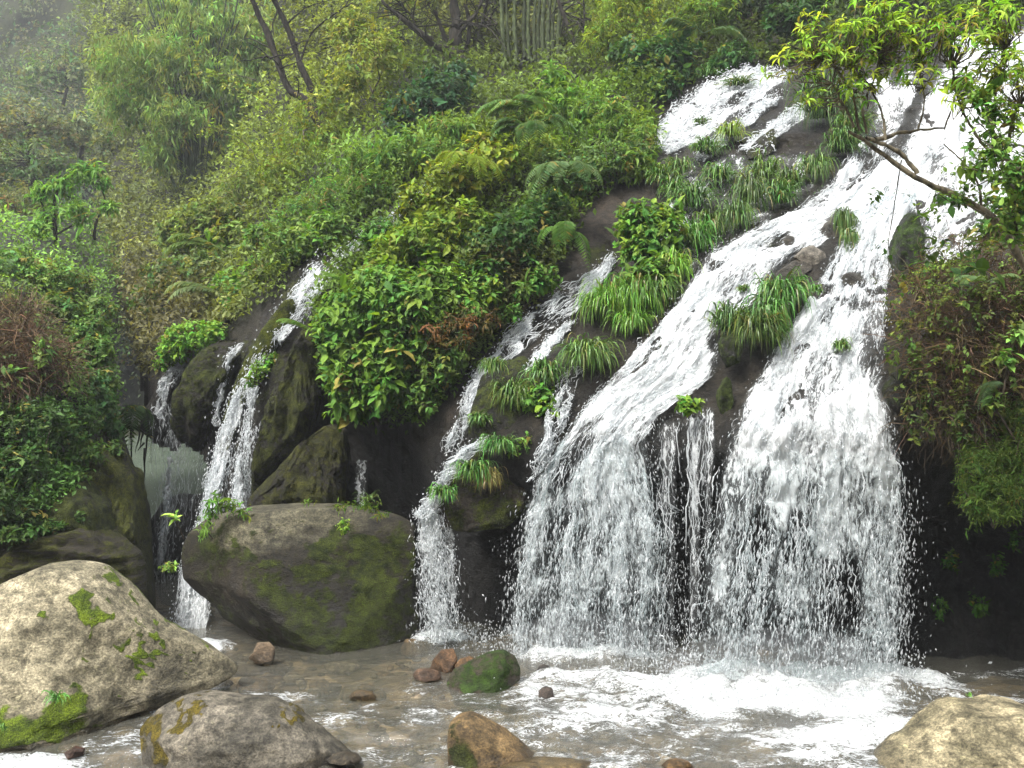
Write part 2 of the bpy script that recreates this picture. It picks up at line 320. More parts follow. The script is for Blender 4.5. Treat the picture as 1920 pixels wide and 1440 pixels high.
BANK = Relief([(-300,400,24),(0,390,29),(120,400,31),(200,430,33),(0,480,16.5),(100,500,18),(180,520,21),(-300,520,13),(100,600,14.6),(210,600,17.5),(0,640,12.8),(150,740,13.0),(230,800,14.3),(0,760,11.9),(0,900,11.5),(150,900,12.0),(260,930,13.0),(0,1040,11.2),(200,1050,11.5),(280,1100,11.9),(0,1200,10.9),(280,1250,11.6),(-300,700,10.5),(-300,1250,9.8)])
def slope_d(x, y):
    d = SLOPE(x, y); p = P(x, y, d); n = fbm(p * .9, 4) * .2 + fbm(p * np.array([3.4, 3.4, 2.2]) + 5, 5) * .15
    n = n + fbm(p * np.array([1.5, 1.5, .5]) + 40, 3, ridged=True) * .13
    return d - n * np.clip(d / 13, .8, 2.2)
def bank_d(x, y):
    d = BANK(x, y); p = P(x, y, d); return d - fbm(p * .8, 4) * .25 - fbm(p * 3, 3) * .06
def far_d(x, y):
    d = FAR(x, y); return d - fbm(P(x, y, d) * .12, 4) * 5 - fbm(P(x, y, d) * .5, 3) * 1.2
def relief_obj(name, fn, xs, ys, keep, mat, wrap=None, attrs=None):
    X, Y = np.meshgrid(xs, ys, indexing='ij'); D = fn(X, Y)
    Xs = X
    if wrap is not None: Xs, D = wrap(X, Y, D)
    V = P(Xs, Y, D); xc = (X[1:, 1:] + X[:-1, :-1]) / 2; yc = (Y[1:, 1:] + Y[:-1, :-1]) / 2
    k = keep(xc, yc) if keep else np.ones(xc.shape, bool)
    F = gridfaces(len(xs), len(ys), k); V = V.reshape(-1, 3); used = np.zeros(len(V), bool); used[F.ravel()] = True
    idx = np.cumsum(used) - 1; at = {kk: a.reshape(len(V), -1)[used].squeeze() for kk, a in (attrs(X, Y, D) if attrs else {}).items()}
    return mesh(name, V[used], idx[F], mat, attrs=at, smooth=True)

GAP = [(-900,-400),(140,-400),(190,0),(205,300),(225,480),(245,610),(262,700),(272,770),(262,800),(290,832),(330,846),(345,833),(376,850),(402,900),(425,1000),(436,1400),(-900,1400)]
SOILPOLY = [(120,-260),(2330,-260),(2330,15),(1900,25),(1740,55),(1560,112),(1400,122),(1320,140),(1228,200),(1222,270),(1130,320),(1060,390),(1040,480),(1005,560),(925,640),(850,730),(790,790),(720,795),(640,780),(596,700),(600,560),(640,500),(605,470),(540,530),(440,618),(400,640),(300,700),(262,700),(236,600),(200,480),(180,200)]
ROCKCOL, HOLLOW_SHADE = np.array([.027, .023, .018]), np.array([.006, .0055, .0045])
def slope_attrs(X, Y, D):
    n = X.size; x, y = X.ravel(), Y.ravel()
    moss = spots(x, y, [(560,560,60,130,35),(480,700,90,110,25),(700,620,60,60,0),(1130,480,50,60,20),(1440,235,70,26,-28),(1410,280,40,20,0),(1010,700,60,60,0),(1040,870,26,60,25),(1095,790,30,40,30),(1670,470,60,80,0),(1250,640,40,30,0),(1690,700,40,90,0),(1840,1080,90,120,0),(1840,930,90,60,0)]) * .55
    dark = np.clip(sstep(760, 900, y) * sstep(420, 520, x), 0, 1); dark = np.maximum(dark, spots(x, y, [(720,930,110,170,0),(1290,940,90,140,0)]))  # hollows and wall under the lip near black: their shade put into colour
    col = ROCKCOL[None] * (1 - dark[:, None]) + HOLLOW_SHADE[None] * dark[:, None]
    pp = P(x, y, D.ravel()); moss = np.maximum(moss, .34 + .3 * fbm(pp * .9 + 70, 4)); brn = spots(x, y, [(1130,430,90,80,0)])[:, None]; col = col * (1 - brn) + np.array([.034, .026, .019]) * brn
    wet = np.full(n, .75) - spots(x, y, [(1130,430,100,90,0)]) * .5
    veg = inpoly(x, y, SOILPOLY).astype(float)[:, None]; col = col * (1 - veg) + np.array([.016, .017, .008]) * veg; wet = wet * (1 - veg[:, 0]); moss = np.maximum(moss, veg[:, 0] * .4)
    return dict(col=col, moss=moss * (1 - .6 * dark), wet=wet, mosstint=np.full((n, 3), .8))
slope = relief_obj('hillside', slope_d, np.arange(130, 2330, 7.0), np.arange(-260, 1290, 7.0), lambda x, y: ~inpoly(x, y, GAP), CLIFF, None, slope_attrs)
tag(slope, kind='structure')
far = relief_obj('distant_hill', far_d, np.arange(-560, 940, 15.0), np.arange(-330, 832, 15.0), None, SOIL); tag(far, kind='structure')
def bank_edge(y): return np.interp(y, [330,430,520,600,700,800,870,950,1050,1120,1300], [215,212,222,222,212,226,250,282,288,292,292])
def bank_wrap(X, Y, D):
    e = bank_edge(Y); ov = np.maximum(X - e, 0); inn = np.clip((e - X) / 60, 0, 1)
    return np.minimum(X, e + np.minimum(ov, 40) * .05 - ov * .12), D + (1 - np.sqrt(1 - (1 - inn) ** 2)) * .8 + ov * .06
def bank_attrs(X, Y, D):
    n = X.size; y = Y.ravel(); x = X.ravel()
    m = .4 + sstep(760, 860, y) * .22
    return dict(col=np.full((n, 3), 1) * (np.array([.016, .017, .008]) + sstep(780, 900, y)[:, None] * np.array([.03, .022, .016])), moss=m, wet=np.full(n, .25), mosstint=np.full((n, 3), 1) * np.array([.85, .8, .8]))
bank = relief_obj('river_bank', bank_d, np.arange(-320, 345, 6.0), np.arange(385, 1300, 6.0), None, CLIFF, bank_wrap, bank_attrs); tag(bank, kind='structure')
# river bed and an unseen gorge slope added behind the camera to block low sky (all one ground sheet)
gx = np.r_[np.linspace(-160, -10, 24), np.linspace(-9.5, 9.5, 96), np.linspace(10, 160, 24)]; gy = np.r_[np.linspace(-70, 2, 30), np.linspace(2.4, 16, 80), np.linspace(17, 140, 40)]
GX, GY = np.meshgrid(gx, gy, indexing='ij'); gp = np.stack([GX, GY, 0 * GX], -1)
GZ = -.26 + fbm(gp * .8, 4) * .16 + fbm(gp * 3, 3) * .07 - sstep(12, 18, GY) * .5
rise = np.maximum(np.maximum(-GY - 9 + fbm(gp * .2, 3) * 3, 0), np.maximum(np.abs(GX) - 26, 0) * .8)
GZ = GZ + np.minimum(rise * 1.1, 32)
gr = mesh('riverbed', np.stack([GX, GY, GZ], -1), gridfaces(len(gx), len(gy)), BED, smooth=True); tag(gr, kind='structure')
gm = gr.data; gm.materials.append(SOIL)
cz = GZ[:-1, :-1].ravel(); gm.polygons.foreach_set('material_index', (cz > .3).astype(np.int32))

# ------------------------------------------------------------------ river
rx = np.r_[np.linspace(-34, -8.2, 34), np.arange(-8, 8.01, .06), np.linspace(8.2, 24, 20)]; ry = np.r_[np.linspace(-6, 6.2, 30), np.arange(6.4, 13.2, .05), np.linspace(13.4, 20, 50), np.linspace(21, 84, 60)]
RX, RY = np.meshgrid(rx, ry, indexing='ij'); rp = np.stack([RX, RY, 0 * RX], -1)
u_ = 960 + RX / np.maximum(RY, .5) * FPX; v_ = 720 + EYE / np.maximum(RY, .5) * FPX
foam = np.zeros(RX.shape)
def wspots(lst):        # (x, y, rx, ry, strength) in metres on the water
    r = np.zeros(RX.shape)
    for (cx, cy, ax, ay, s) in lst: r = np.maximum(r, s * np.clip(1.5 * (1.2 - np.sqrt(((RX - cx) / ax) ** 2 + ((RY - cy) / ay) ** 2)), 0, 1))
    return r
foam = wspots([(3.0,9.6,2.1,.9,.78),(.9,9.9,1.4,.8,.72),(1.0,11.0,1.4,.45,.7),(3.7,8.6,1.7,.7,.72),(.6,9.1,1.7,.7,.62),(-1.0,11.9,.5,.5,.8),(1.6,8.5,1.9,.6,.58),(-.6,8.5,1.3,.5,.48),(-1.6,9.4,1.2,.6,.36),(1.6,8.0,2.4,.4,.5),(-2.6,8.1,1.2,.7,.42),(3.2,8.0,1.2,.4,.62),(-4.2,11.4,.7,.6,.8),(-4.5,8.0,1.3,.5,.62),(-3.3,9.0,.9,.5,.60),(-2.7,9.6,.8,.35,.5),(-1.0,8.3,1.4,.5,.52),(0.,9.2,1.2,.5,.56),(-2.2,8.6,1.2,.5,.5),(-3.6,8.5,.8,.5,.66),(-1.3,8.6,1.4,.5,.45),(3.4,10.1,2.0,.4,1.0),(4.4,9.6,.8,.6,.6)])
foam = np.maximum(foam, .40 * (sstep(12.5, 10.5, RY) * sstep(-5.5, -3.5, RX) * 1.0) * sstep(11.2, 9.5, RY - .1 * RX))
foam = np.clip(foam + fbm(rp * np.array([1.1, 2.0, 1]) + 60, 4) * .42 * sstep(.1, .4, foam), 0, 1); turb = sstep(.35, .9, foam)
rap = wspots([(-2.7,8.3,1.3,.8,1),(-1.4,8.2,2.2,.7,.7),(0.,8.6,2.4,.8,.7)])
RZ = (fbm(rp * np.array([1.6, 3, 1]), 4) * .03 + fbm(rp * np.array([4.5, 7, 1]) + 9, 3) * .018) * (.35 + rap * 2.2 + turb) + turb * (fbm(rp * np.array([2.6, 3.4, 1]) + 3, 5) * .13 + fbm(rp * np.array([8, 10, 1]) + 31, 3) * .03 + .04)
RZ = RZ + wspots([(3.1,9.95,1.9,.5,.16),(.9,10.9,1.3,.4,.10)]) * (.6 + fbm(rp * 4, 3)) - .09 * sstep(-1.8, -4.2, RX) * sstep(9.4, 7.4, RY) 
murk = np.clip(sstep(12, 22, RY) * .70 + .30, 0, 1)
riv = mesh('river', np.stack([RX, RY, RZ], -1), gridfaces(len(rx), len(ry)), RIVER, attrs=dict(foam=foam.ravel(), murk=murk.ravel()), smooth=True); tag(riv, kind='structure')

# ------------------------------------------------------------------ boulders and rock masses
def ico(sub):
    import bmesh
    bm = bmesh.new(); bmesh.ops.create_icosphere(bm, subdivisions=sub, radius=1); V = np.array([v.co for v in bm.verts]); F = np.array([[v.index for v in f.verts] for f in bm.faces]); bm.free(); return V, F
ICO = {k: ico(k) for k in (4, 5, 6)}
def rock(name, label, outline, d, thick, col, mat=None, sub=5, lean=(0, 0), rough=.05, power=.62, moss=None, wet=None, basemoss=0, basewet=.2, tint=(1, 1, 1), facets=6, seed=0, strata=0, cat='rock', tlip=0, group=None, fscale=2.2, flute=0, patches=()):
    """A closed stone: its outline as the photo shows it, at distance d, thick metres deep each way."""
    o = np.array(outline, float); c = (o.max(0) + o.min(0)) / 2; q = o - c
    # dense outline by angle
    m = 360; seg = np.concatenate([q, q[:1]]); L = np.r_[0, np.cumsum(np.linalg.norm(np.diff(seg, axis=0), axis=1))]; tt = np.linspace(0, L[-1], 1500)
    px, py = np.interp(tt, L, seg[:, 0]), np.interp(tt, L, seg[:, 1]); an = np.arctan2(-py, px); rr = np.hypot(px, py)
    tab = np.array([rr[np.abs(np.angle(np.exp(1j * (an - a)))) < .02].max() if (np.abs(np.angle(np.exp(1j * (an - a)))) < .02).any() else np.nan for a in np.linspace(-math.pi, math.pi, m, endpoint=False)])
    good = ~np.isnan(tab); tab = np.interp(np.arange(m), np.flatnonzero(good), tab[good], period=m)
    ker = np.exp(-np.linspace(-2, 2, 9) ** 2); ker /= ker.sum(); tab = np.convolve(np.r_[tab[-4:], tab, tab[:4]], ker, 'valid')
    V, F = ICO[sub]; rng = np.random.default_rng(seed + 5); rot = Matrix.Rotation(rng.uniform(0, 6), 3, 'Y'); V = V @ np.array(rot).T
    a = np.arctan2(V[:, 2], V[:, 0]); rho = np.hypot(V[:, 0], V[:, 2]); r = np.interp((a + math.pi) / (2 * math.pi) * m, np.arange(m + 1), np.r_[tab, tab[0]])
    rad = (1 - (1 - np.minimum(rho, 1)) ** 1.0) ** power * r
    x = c[0] + rad * np.cos(a); y = c[1] - rad * np.sin(a)
    s = d / FPX; ny = V[:, 1]; dep = np.sign(ny) * np.abs(ny) ** .8 * thick * np.where(ny > 0, .45, 1.0)
    ctr = np.array([(c[0] - 960) * s, d, EYE - (c[1] - 720) * s])
    X = P(x, y, d + lean[0] * (x - c[0]) * s + lean[1] * (c[1] - y) * s); X[:, 1] += dep
    nrm = norm(np.stack([rad * np.cos(a), ny * r.mean() * (thick / (r * s).mean()), rad * np.sin(a)], -1))
    # facets: shave with random planes on the camera side
    for k in range(facets):
        n = norm(np.array([rng.normal() * .55, -1, rng.normal() * .5 + .3])); h = X - ctr; e = h @ n; lim = np.quantile(e, rng.uniform(.78, .95)); over = np.maximum(e - lim, 0); X = X - n * (over * .9)[:, None]
    sc = max(X.max(0) - X.min(0)) / 2; face = np.clip(1 - rho ** 6, .15, 1)
    nz = fbm(X * fscale / max(sc, .3) * .7 + seed, 3) * rough * 1.6 * sc + fbm(X * 5 + seed, 5) * rough * .7 * min(sc, 1.2) + fbm(X * 3.3 / max(sc, .3) + seed, 4, ridged=True) * rough * .8 * sc + fbm(X * 22 + seed, 3) * rough * .16 * min(sc, 1)
    if flute: nz = nz + fbm(X * np.array([5, 5, .7]) + seed, 4, ridged=True) * flute * 1.3 + fbm(X * np.array([14, 14, 2.5]) + seed, 3, ridged=True) * flute * .55
    if strata: nz = nz + (np.abs(((X[:, 2] * 5.5 + fbm(X * 1.2, 3) * 1.1 + X[:, 0] * .15) % 1) - .5) - .25) * strata
    X = X + nrm * (nz * face)[:, None]
    for ax, px in ((0, 960.0), (2, 720.0)):                      # keep the outline's true size after the carving
        sg = 1 if ax == 0 else -1; q_ = px + sg * (X[:, ax] - (0 if ax == 0 else EYE)) / X[:, 1] * FPX; a0, a1 = o[:, 0 if ax == 0 else 1].min(), o[:, 0 if ax == 0 else 1].max(); q2 = a0 + (q_ - q_.min()) / (q_.max() - q_.min()) * (a1 - a0)
        X[:, ax] = (0 if ax == 0 else EYE) + sg * (q2 - px) * X[:, 1] / FPX
    n = len(X); wpx = (o.max(0) - o.min(0)).mean(); x = x + (fbm(X * 4 / max(sc, .3) + 9, 4) * .10 + fbm(X * 14 / max(sc, .3), 3) * .05) * wpx; y = y + (fbm(X * 4 / max(sc, .3) + 29, 4) * .10 + fbm(X * 14 / max(sc, .3) + 5, 3) * .05) * wpx; mo = np.full(n, float(basemoss)); we = np.full(n, float(basewet))
    if moss: mo = np.maximum(mo, soft(x, y, [t[:5] for t in moss]) * (moss[0][5] if len(moss[0]) > 5 else .95) * .88)
    if wet: we = np.maximum(we, soft(x, y, wet))
    zz = X[:, 2] + fbm(X * 6, 3) * .05; we = np.maximum(we, sstep(.16, .05, zz)); mo = mo * sstep(-.1, .03, zz)
    if tlip: mo = np.where(y > tlip, mo * .3, mo)
    cl = np.full((n, 3), 1.0) * np.array(col)
    for pt in patches: k = soft(x, y, [pt[:5]])[:, None]; cl = cl * (1 - k) + np.array(pt[5]) * k; mo = mo * (1 - (.7 if pt[5][0] > .1 else .25) * k[:, 0])
    base = np.array([ctr[0], d, max(X[:, 2].min(), -.4)])
    ob = mesh(name, X - base, F, mat or ROCK, attrs=dict(col=cl, moss=mo, wet=we, mosstint=np.full((n, 3), 1.0) * np.array(tint)), smooth=True)
    ob.location = tuple(base); tag(ob, label, cat, group); return ob
GREY = (.24, .225, .185)
B1 = rock('boulder', 'largest pale grey boulder at the left, humped, with a mossy foot', [(-120,1180),(-40,1110),(20,1082),(80,1056),(130,1050),(180,1056),(225,1090),(262,1130),(300,1165),(345,1190),(390,1215),(430,1243),(446,1256),(410,1275),(330,1290),(262,1310),(210,1350),(150,1385),(90,1420),(0,1470),(-120,1480)], 9.2, 1.1, (.185,.168,.122), sub=6, lean=(.35,.35), rough=.05, moss=[(50,1318,250,66,-14,1.25),(205,1262,90,36,-14),(20,1400,140,60,0),(215,1100,14,40,-45),(100,1215,20,12,0),(330,1190,90,6,30),(130,1110,30,14,0),(20,1200,20,14,0)], wet=[(380,1260,70,26,20),(250,1330,60,18,-30)], basemoss=.2, basewet=.0, tint=(1.9,2.3,1.0), seed=1, facets=9, power=.7)
B2 = rock('boulder', 'massive dark mossy boulder standing in the pool before the dark hollow', [(340,1090),(345,1050),(365,1005),(410,968),(480,950),(560,943),(640,943),(700,955),(750,968),(778,985),(783,1040),(778,1120),(786,1180),(778,1222),(735,1238),(640,1240),(560,1234),(480,1222),(420,1212),(398,1192),(388,1160),(352,1125)], 11.9, 1.25, (.017,.0135,.008), sub=6, lean=(.05,.42), patches=[(480,965,130,26,-8,(.085,.080,.056)),(630,958,110,22,0,(.07,.066,.046)),(450,1100,90,60,0,(.024,.018,.010))], rough=.042, moss=[(640,1035,60,30,-20,.95),(650,980,22,40,10),(720,1000,60,30,10),(520,990,26,26,40),(390,1010,30,30,-40),(740,1100,60,130,0),(600,1110,110,40,0),(690,1200,90,40,0),(470,985,20,10,0),(560,1020,30,14,0)], wet=[(560,1150,260,90,0),(600,1215,260,50,0)], basemoss=.54, basewet=.1, tint=(.55,.62,.4), seed=2, facets=7, power=.45)  # shade painted into front by dark colour and wet; pale patches paint lit top
B3 = rock('boulder', 'wet grey boulder with an orange brown mossy left flank, nearest in the stream', [(262,1405),(280,1372),(330,1342),(370,1320),(400,1300),(425,1293),(480,1300),(540,1305),(575,1325),(600,1360),(630,1400),(655,1430),(690,1480),(640,1560),(300,1560),(262,1470)], 8.0, .62, (.115,.105,.088), sub=6, lean=(.1,.5), rough=.07, moss=[(320,1375,60,60,-30,1.0),(285,1420,40,50,0),(410,1310,40,14,-10),(300,1440,40,40,0),(580,1330,20,10,30)], basemoss=.14, basewet=.45, tint=(1.7,1.1,.6), seed=3, facets=11)
B4 = rock('boulder', 'small moss green boulder standing in the foam', [(838,1283),(850,1262),(885,1240),(920,1222),(945,1217),(965,1230),(976,1255),(975,1280),(955,1292),(920,1308),(880,1314),(848,1302)], 10.0, .3, (.10,.075,.06), lean=(0,.4), rough=.06, moss=[(900,1265,70,40,-20,1.0),(940,1290,40,30,0)], basemoss=.62, basewet=.5, tint=(.42,.72,.4), seed=4, facets=9)
B5 = rock('boulder', 'pointed stone with a mossy left face and a bare brown right slope', [(838,1375),(842,1352),(858,1337),(880,1333),(905,1342),(945,1362),(985,1392),(1006,1414),(1000,1440),(960,1470),(900,1500),(842,1500)], 8.05, .36, (.13,.088,.042), lean=(.25,.45), rough=.04, moss=[(862,1400,36,70,0,.95),(880,1440,40,40,0)], basemoss=.0, basewet=.25, tint=(.6,.62,.6), seed=5, facets=6)
B6 = rock('boulder', 'low flat tan stone in front of the pointed stone', [(925,1440),(950,1424),(1000,1418),(1060,1420),(1110,1432),(1140,1450),(1120,1490),(940,1490)], 7.85, .4, (.16,.12,.06), lean=(0,.4), rough=.03, basewet=.3, seed=6, facets=3)
B7 = rock('boulder', 'pale tan angular boulder at the right edge of the pool', [(1640,1440),(1652,1420),(1690,1385),(1722,1340),(1745,1312),(1765,1304),(1800,1310),(1838,1302),(1870,1308),(1905,1340),(1950,1350),(2010,1400),(2040,1500),(1900,1570),(1680,1560),(1636,1470)], 7.9, .75, (.21,.185,.125), sub=6, lean=(-.1,.6), rough=.07, moss=[(1850,1390,40,50,30,.55),(1880,1420,40,40,0),(1830,1330,50,14,0)], basemoss=.06, basewet=.0, tint=(.9,.9,.7), seed=9, facets=9, power=.7)
rock('stone', 'brown wet stone, largest of the three between the big boulder and the mossy one', [(806,1258),(812,1238),(828,1218),(850,1216),(858,1235),(854,1258),(835,1268)], 10.6, .18, (.11,.062,.032), sub=5, rough=.06, basewet=.6, seed=11, facets=6, group='brown stones in the shallows')
rock('stone', 'low reddish stone in front of the largest brown stone', [(774,1266),(782,1255),(806,1252),(826,1262),(828,1274),(800,1279),(778,1274)], 10.2, .15, (.12,.075,.052), sub=4, rough=.05, basewet=.6, seed=12, facets=5, group='brown stones in the shallows')
rock('stone', 'small orange brown stone tucked behind the mossy boulder', [(852,1250),(862,1236),(880,1230),(892,1236),(884,1250),(862,1258)], 10.5, .14, (.15,.083,.036), sub=4, rough=.05, basewet=.5, seed=13, facets=5, group='brown stones in the shallows')
rock('stone', 'upright dark brown stone poking out of the white foam', [(1008,1318),(1010,1296),(1022,1286),(1036,1292),(1040,1316),(1030,1330),(1012,1330)], 9.6, .11, (.06,.046,.04), sub=4, rough=.05, basewet=.8, seed=14, facets=5)
rock('stone', 'small pale brown stone at the foot of the massive dark boulder', [(466,1236),(478,1222),(484,1204),(505,1203),(516,1216),(514,1238),(490,1246)], 10.75, .14, (.13,.095,.065), sub=4, rough=.08, basewet=.4, seed=15, facets=6)
rock('stone', 'reddish stone under the fast water below the large grey boulder', [(120,1412),(140,1398),(160,1404),(156,1420),(130,1424)], 8.2, .1, (.10,.05,.035), sub=4, rough=.05, basewet=.9, seed=16)
for k, (x, y, wd, lab) in enumerate([(1020,1252,14,'small dark stone by the mossy boulder in the foam'), (680,1306,26,'flat brown stone just under the clear shallows'), (1270,1436,30,'orange brown stone at the foam edge'), (645,1425,34,'dark wet stone beside the nearest grey boulder')]):
    rock('stone', lab, [(x-wd,y+4),(x-wd*.6,y-wd*.35),(x,y-wd*.5),(x+wd*.7,y-wd*.3),(x+wd,y+6),(x,y+wd*.3)], EYE*FPX/(y+6-720), wd*.005, [(.06,.05,.04),(.12,.085,.045),(.14,.085,.036),(.07,.058,.042)][k], sub=4, rough=.05, basewet=.6, seed=20+k)
# cobbles on the bed of the stream (uncountable)
acc = Acc(); rng = np.random.default_rng(4); n = 1000; px = rng.uniform(-4.2, 4.5, n); py = rng.uniform(7.0, 12.2, n); R = np.exp(rng.normal(size=n) * .5) * .055; V0, F0 = ico(2)
pc = np.array([(.085,.06,.034),(.11,.085,.052),(.06,.045,.028),(.10,.066,.034),(.13,.105,.072),(.05,.04,.03)])[rng.integers(0, 6, n)]
sh = rng.uniform(.6, 1.3, (n, 1, 3)) * np.array([1.2, 1.1, .6]); W = V0[None] * sh * R[:, None, None]; W = W * (1 + .25 * vnoise(V0[None] * 1.7 + np.arange(n)[:, None, None] * 3.1))[..., None]
W = W + np.stack([px, py, np.minimum(-.16 + R * .2 + rng.normal(size=n) * .03, -.02 - R * .35)], -1)[:, None]; k0 = len(V0)
acc.add(W.reshape(-1, 3), (F0[None] + (np.arange(n) * k0)[:, None, None]).reshape(-1, 3), col=np.repeat(pc, k0, 0))
tag(acc.build('river_pebbles', BARK, None, True), 'brown cobbles lying on the bed of the shallow stream', kind='stuff')
# mossy tufa ribs and rock heads on the fall face
MB, MG = (.035,.026,.016), (.026,.023,.018)
rock('tufa_rib', 'tall fluted mossy rib left of the dark hollow', [(608,600),(602,700),(592,770),(572,850),(525,890),(470,952),(474,880),(498,800),(522,730),(556,650),(585,610)], 13.7, .5, MB, CLIFF, 6, (.3,-.25), .03, moss=[(540,790,80,160,25,.75)], basemoss=.62, basewet=.6, tint=(.85,.85,.6), flute=.11, seed=31, facets=2, cat='rock', fscale=4)
rock('tufa_rib', 'brown mossy mound at the foot of the tall fluted rib', [(462,948),(490,922),(530,885),(575,835),(625,795),(652,805),(658,860),(648,950),(560,965),(480,962)], 13.1, .5, MB, CLIFF, 6, (.2,.3), .05, basemoss=.62, basewet=.5, tint=(.95,.85,.6), flute=.08, seed=32, facets=3)
rock('tufa_rib', 'mossy overhanging rib under the far left trickle', [(448,632),(462,660),(432,730),(398,800),(372,848),(336,828),(318,806),(330,750),(358,695),(395,655)], 15.3, .45, MB, CLIFF, 6, (.2,-.3), .04, basemoss=.6, basewet=.6, tint=(.85,.9,.6), flute=.10, seed=33, facets=2)
rock('tufa_rib', 'dark dripping tufa curtain over the green pool gap', [(392,645),(350,690),(330,760),(322,840),(290,832),(262,805),(280,760),(290,715),(330,680)], 16.2, .5, (.035,.032,.027), CLIFF, 6, (.1,-.4), .05, basemoss=.4, basewet=.7, tint=(.9,.9,.6), flute=.09, seed=34, facets=2)
rock('wet_rock', 'added dark rock standing in for the dark reflection below the far left trickle', [(282,985),(300,955),(340,935),(385,925),(430,935),(445,1000),(440,1150),(280,1150)], 15.9, .5, (.012,.012,.01), CLIFF, 5, (0,.1), .08, basemoss=.3, basewet=.7, tint=(.4,.5,.35), seed=70, facets=4)  # added rock, near black in place of the pool's dark reflection
rock('tufa_rib', 'narrow mossy rib between two strands of the left fall', [(545,560),(560,600),(500,680),(470,740),(455,800),(420,860),(408,840),(428,770),(462,690),(500,620)], 14.75, .25, MB, CLIFF, 5, (.2,-.35), .05, basemoss=.68, basewet=.6, tint=(1.3,1.35,.7), flute=.07, seed=35, facets=2)
rock('mossy_rock', 'mossy rock head carrying leafy tufts beside the narrow waterfall', [(985,668),(1030,700),(1048,760),(1040,830),(1000,852),(940,856),(878,842),(886,770),(905,705),(940,680)], 12.0, .4, MG, CLIFF, 6, (.1,.5), .06, basemoss=.6, basewet=.6, tint=(.9,1.0,.6), flute=.05, seed=36, facets=5)
rock('mossy_rock', 'overhanging mossy rock with grass below the narrow waterfall', [(985,820),(1002,880),(992,950),(950,992),(880,1000),(815,985),(796,950),(830,905),(870,855),(925,825)], 11.7, .45, (.06,.045,.032), CLIFF, 6, (.1,.25), .05, basemoss=.58, basewet=.5, tint=(1.,1.05,.6), flute=.04, seed=37, facets=4)
rock('mossy_rock', 'small round mossy knob on the lip between the two broad curtains', [(1342,735),(1358,706),(1372,712),(1376,745),(1368,778),(1346,776)], 10.6, .12, MG, CLIFF, 4, (0,0), .16, basemoss=.7, basewet=.5, tint=(.8,1.0,.6), seed=38, facets=5, flute=.05)
rock('mossy_rock', 'mossy clump of rock beneath the hanging grass tufts mid fall', [(1345,640),(1372,628),(1392,650),(1386,684),(1360,690),(1346,672)], 10.9, .14, MG, CLIFF, 4, (0,0), .16, basemoss=.65, basewet=.5, tint=(.7,.9,.6), seed=39, facets=5, flute=.05)
rock('mossy_rock', 'dark mossy pillar parting the water under the leaning branch', [(1715,398),(1734,440),(1736,492),(1712,552),(1676,530),(1666,480),(1678,430),(1696,402)], 11.55, .3, MG, CLIFF, 5, (.1,.35), .12, basemoss=.6, basewet=.7, tint=(.75,1.2,.6), flute=.05, seed=40, facets=4)
rock('rock_slab', 'tilted flat grey slab lying on the upper fall', [(1488,482),(1505,465),(1520,460),(1545,475),(1550,486),(1528,500),(1510,496)], 12.25, .2, (.14,.128,.115), None, 5, (.2,1.0), .03, basewet=.35, seed=41, facets=5)
rock('rock_block', 'dark squared block in the water below the grey slab', [(1571,532),(1574,518),(1590,510),(1618,512),(1626,532),(1604,540),(1598,552),(1582,546)], 11.7, .2, (.05,.045,.035), CLIFF, 5, (0,.4), .05, basewet=.8, basemoss=.25, seed=42, facets=5)
rock('rock_block', 'thin dark ledge stone right of the squared block', [(1620,545),(1632,538),(1655,539),(1660,548),(1640,552)], 11.6, .14, (.05,.045,.035), CLIFF, 4, (0,.3), .04, basewet=.8, basemoss=.2, seed=43, facets=3)
for k, (x, y, a, b, lab) in enumerate([(1490,515,46,20,'rough dark rock under the tilted grey slab'), (1445,566,40,24,'rough wet rock ridge above the hanging grass tufts'), (1520,556,52,20,'low dark rock between slab and grass tufts'), (1475,455,22,12,'small dark rock breaking the upper white water'), (1560,432,26,26,'lichen grey rock behind the wet grass tuft'), (1430,275,40,22,'mossy rock hump in the upper cascade')]):
    rng = np.random.default_rng(k); th = np.linspace(0, 2 * math.pi, 11)[:-1]; rr = rng.uniform(.75, 1.1, 10); ca, sa = math.cos(-.7), math.sin(-.7)
    ol = [(x + a * r * math.cos(t) * ca - b * r * math.sin(t) * sa, y + a * r * math.cos(t) * sa + b * r * math.sin(t) * ca) for t, r in zip(th, rr)]
    rock('wet_rock', lab, ol, float(slope_d(x, y)) - .02, .18, (.075,.068,.058), CLIFF, 5, (.1,1.0), .09, basewet=.7, basemoss=.18 if k < 5 else .6, seed=50 + k, facets=5)
rock('mossy_rock', 'layered brown ledge rock behind the largest pale boulder', [(-60,1130),(0,1060),(60,1015),(120,992),(190,978),(215,1000),(248,1018),(268,1038),(276,1070),(274,1120),(250,1150),(100,1160)], 11.3, .7, (.034,.027,.017), LAYERED, 6, (.3,.4), .09, basemoss=.58, basewet=.35, tint=(.8,.75,.5), seed=61, facets=5, strata=.22)
rock('mossy_rock', 'smooth mossy outcrop at the left edge of the green pool gap', [(160,850),(200,832),(232,850),(258,895),(278,950),(287,1020),(288,1090),(262,1110),(220,1060),(170,1000),(140,930)], 12.5, .7, (.05,.04,.03), CLIFF, 6, (.4,.1), .09, basemoss=.66, basewet=.3, tint=(1.1,1.05,.7), flute=.05, seed=62, facets=3)
rock('mossy_rock', 'rounded mossy shoulder above the layered brown ledge', [(60,960),(120,905),(170,900),(210,950),(222,1010),(160,1010),(80,1010)], 11.9, .6, (.04,.035,.025), CLIFF, 5, (.2,.3), .05, basemoss=.65, basewet=.3, tint=(.9,.95,.6), flute=.05, seed=64, facets=2)
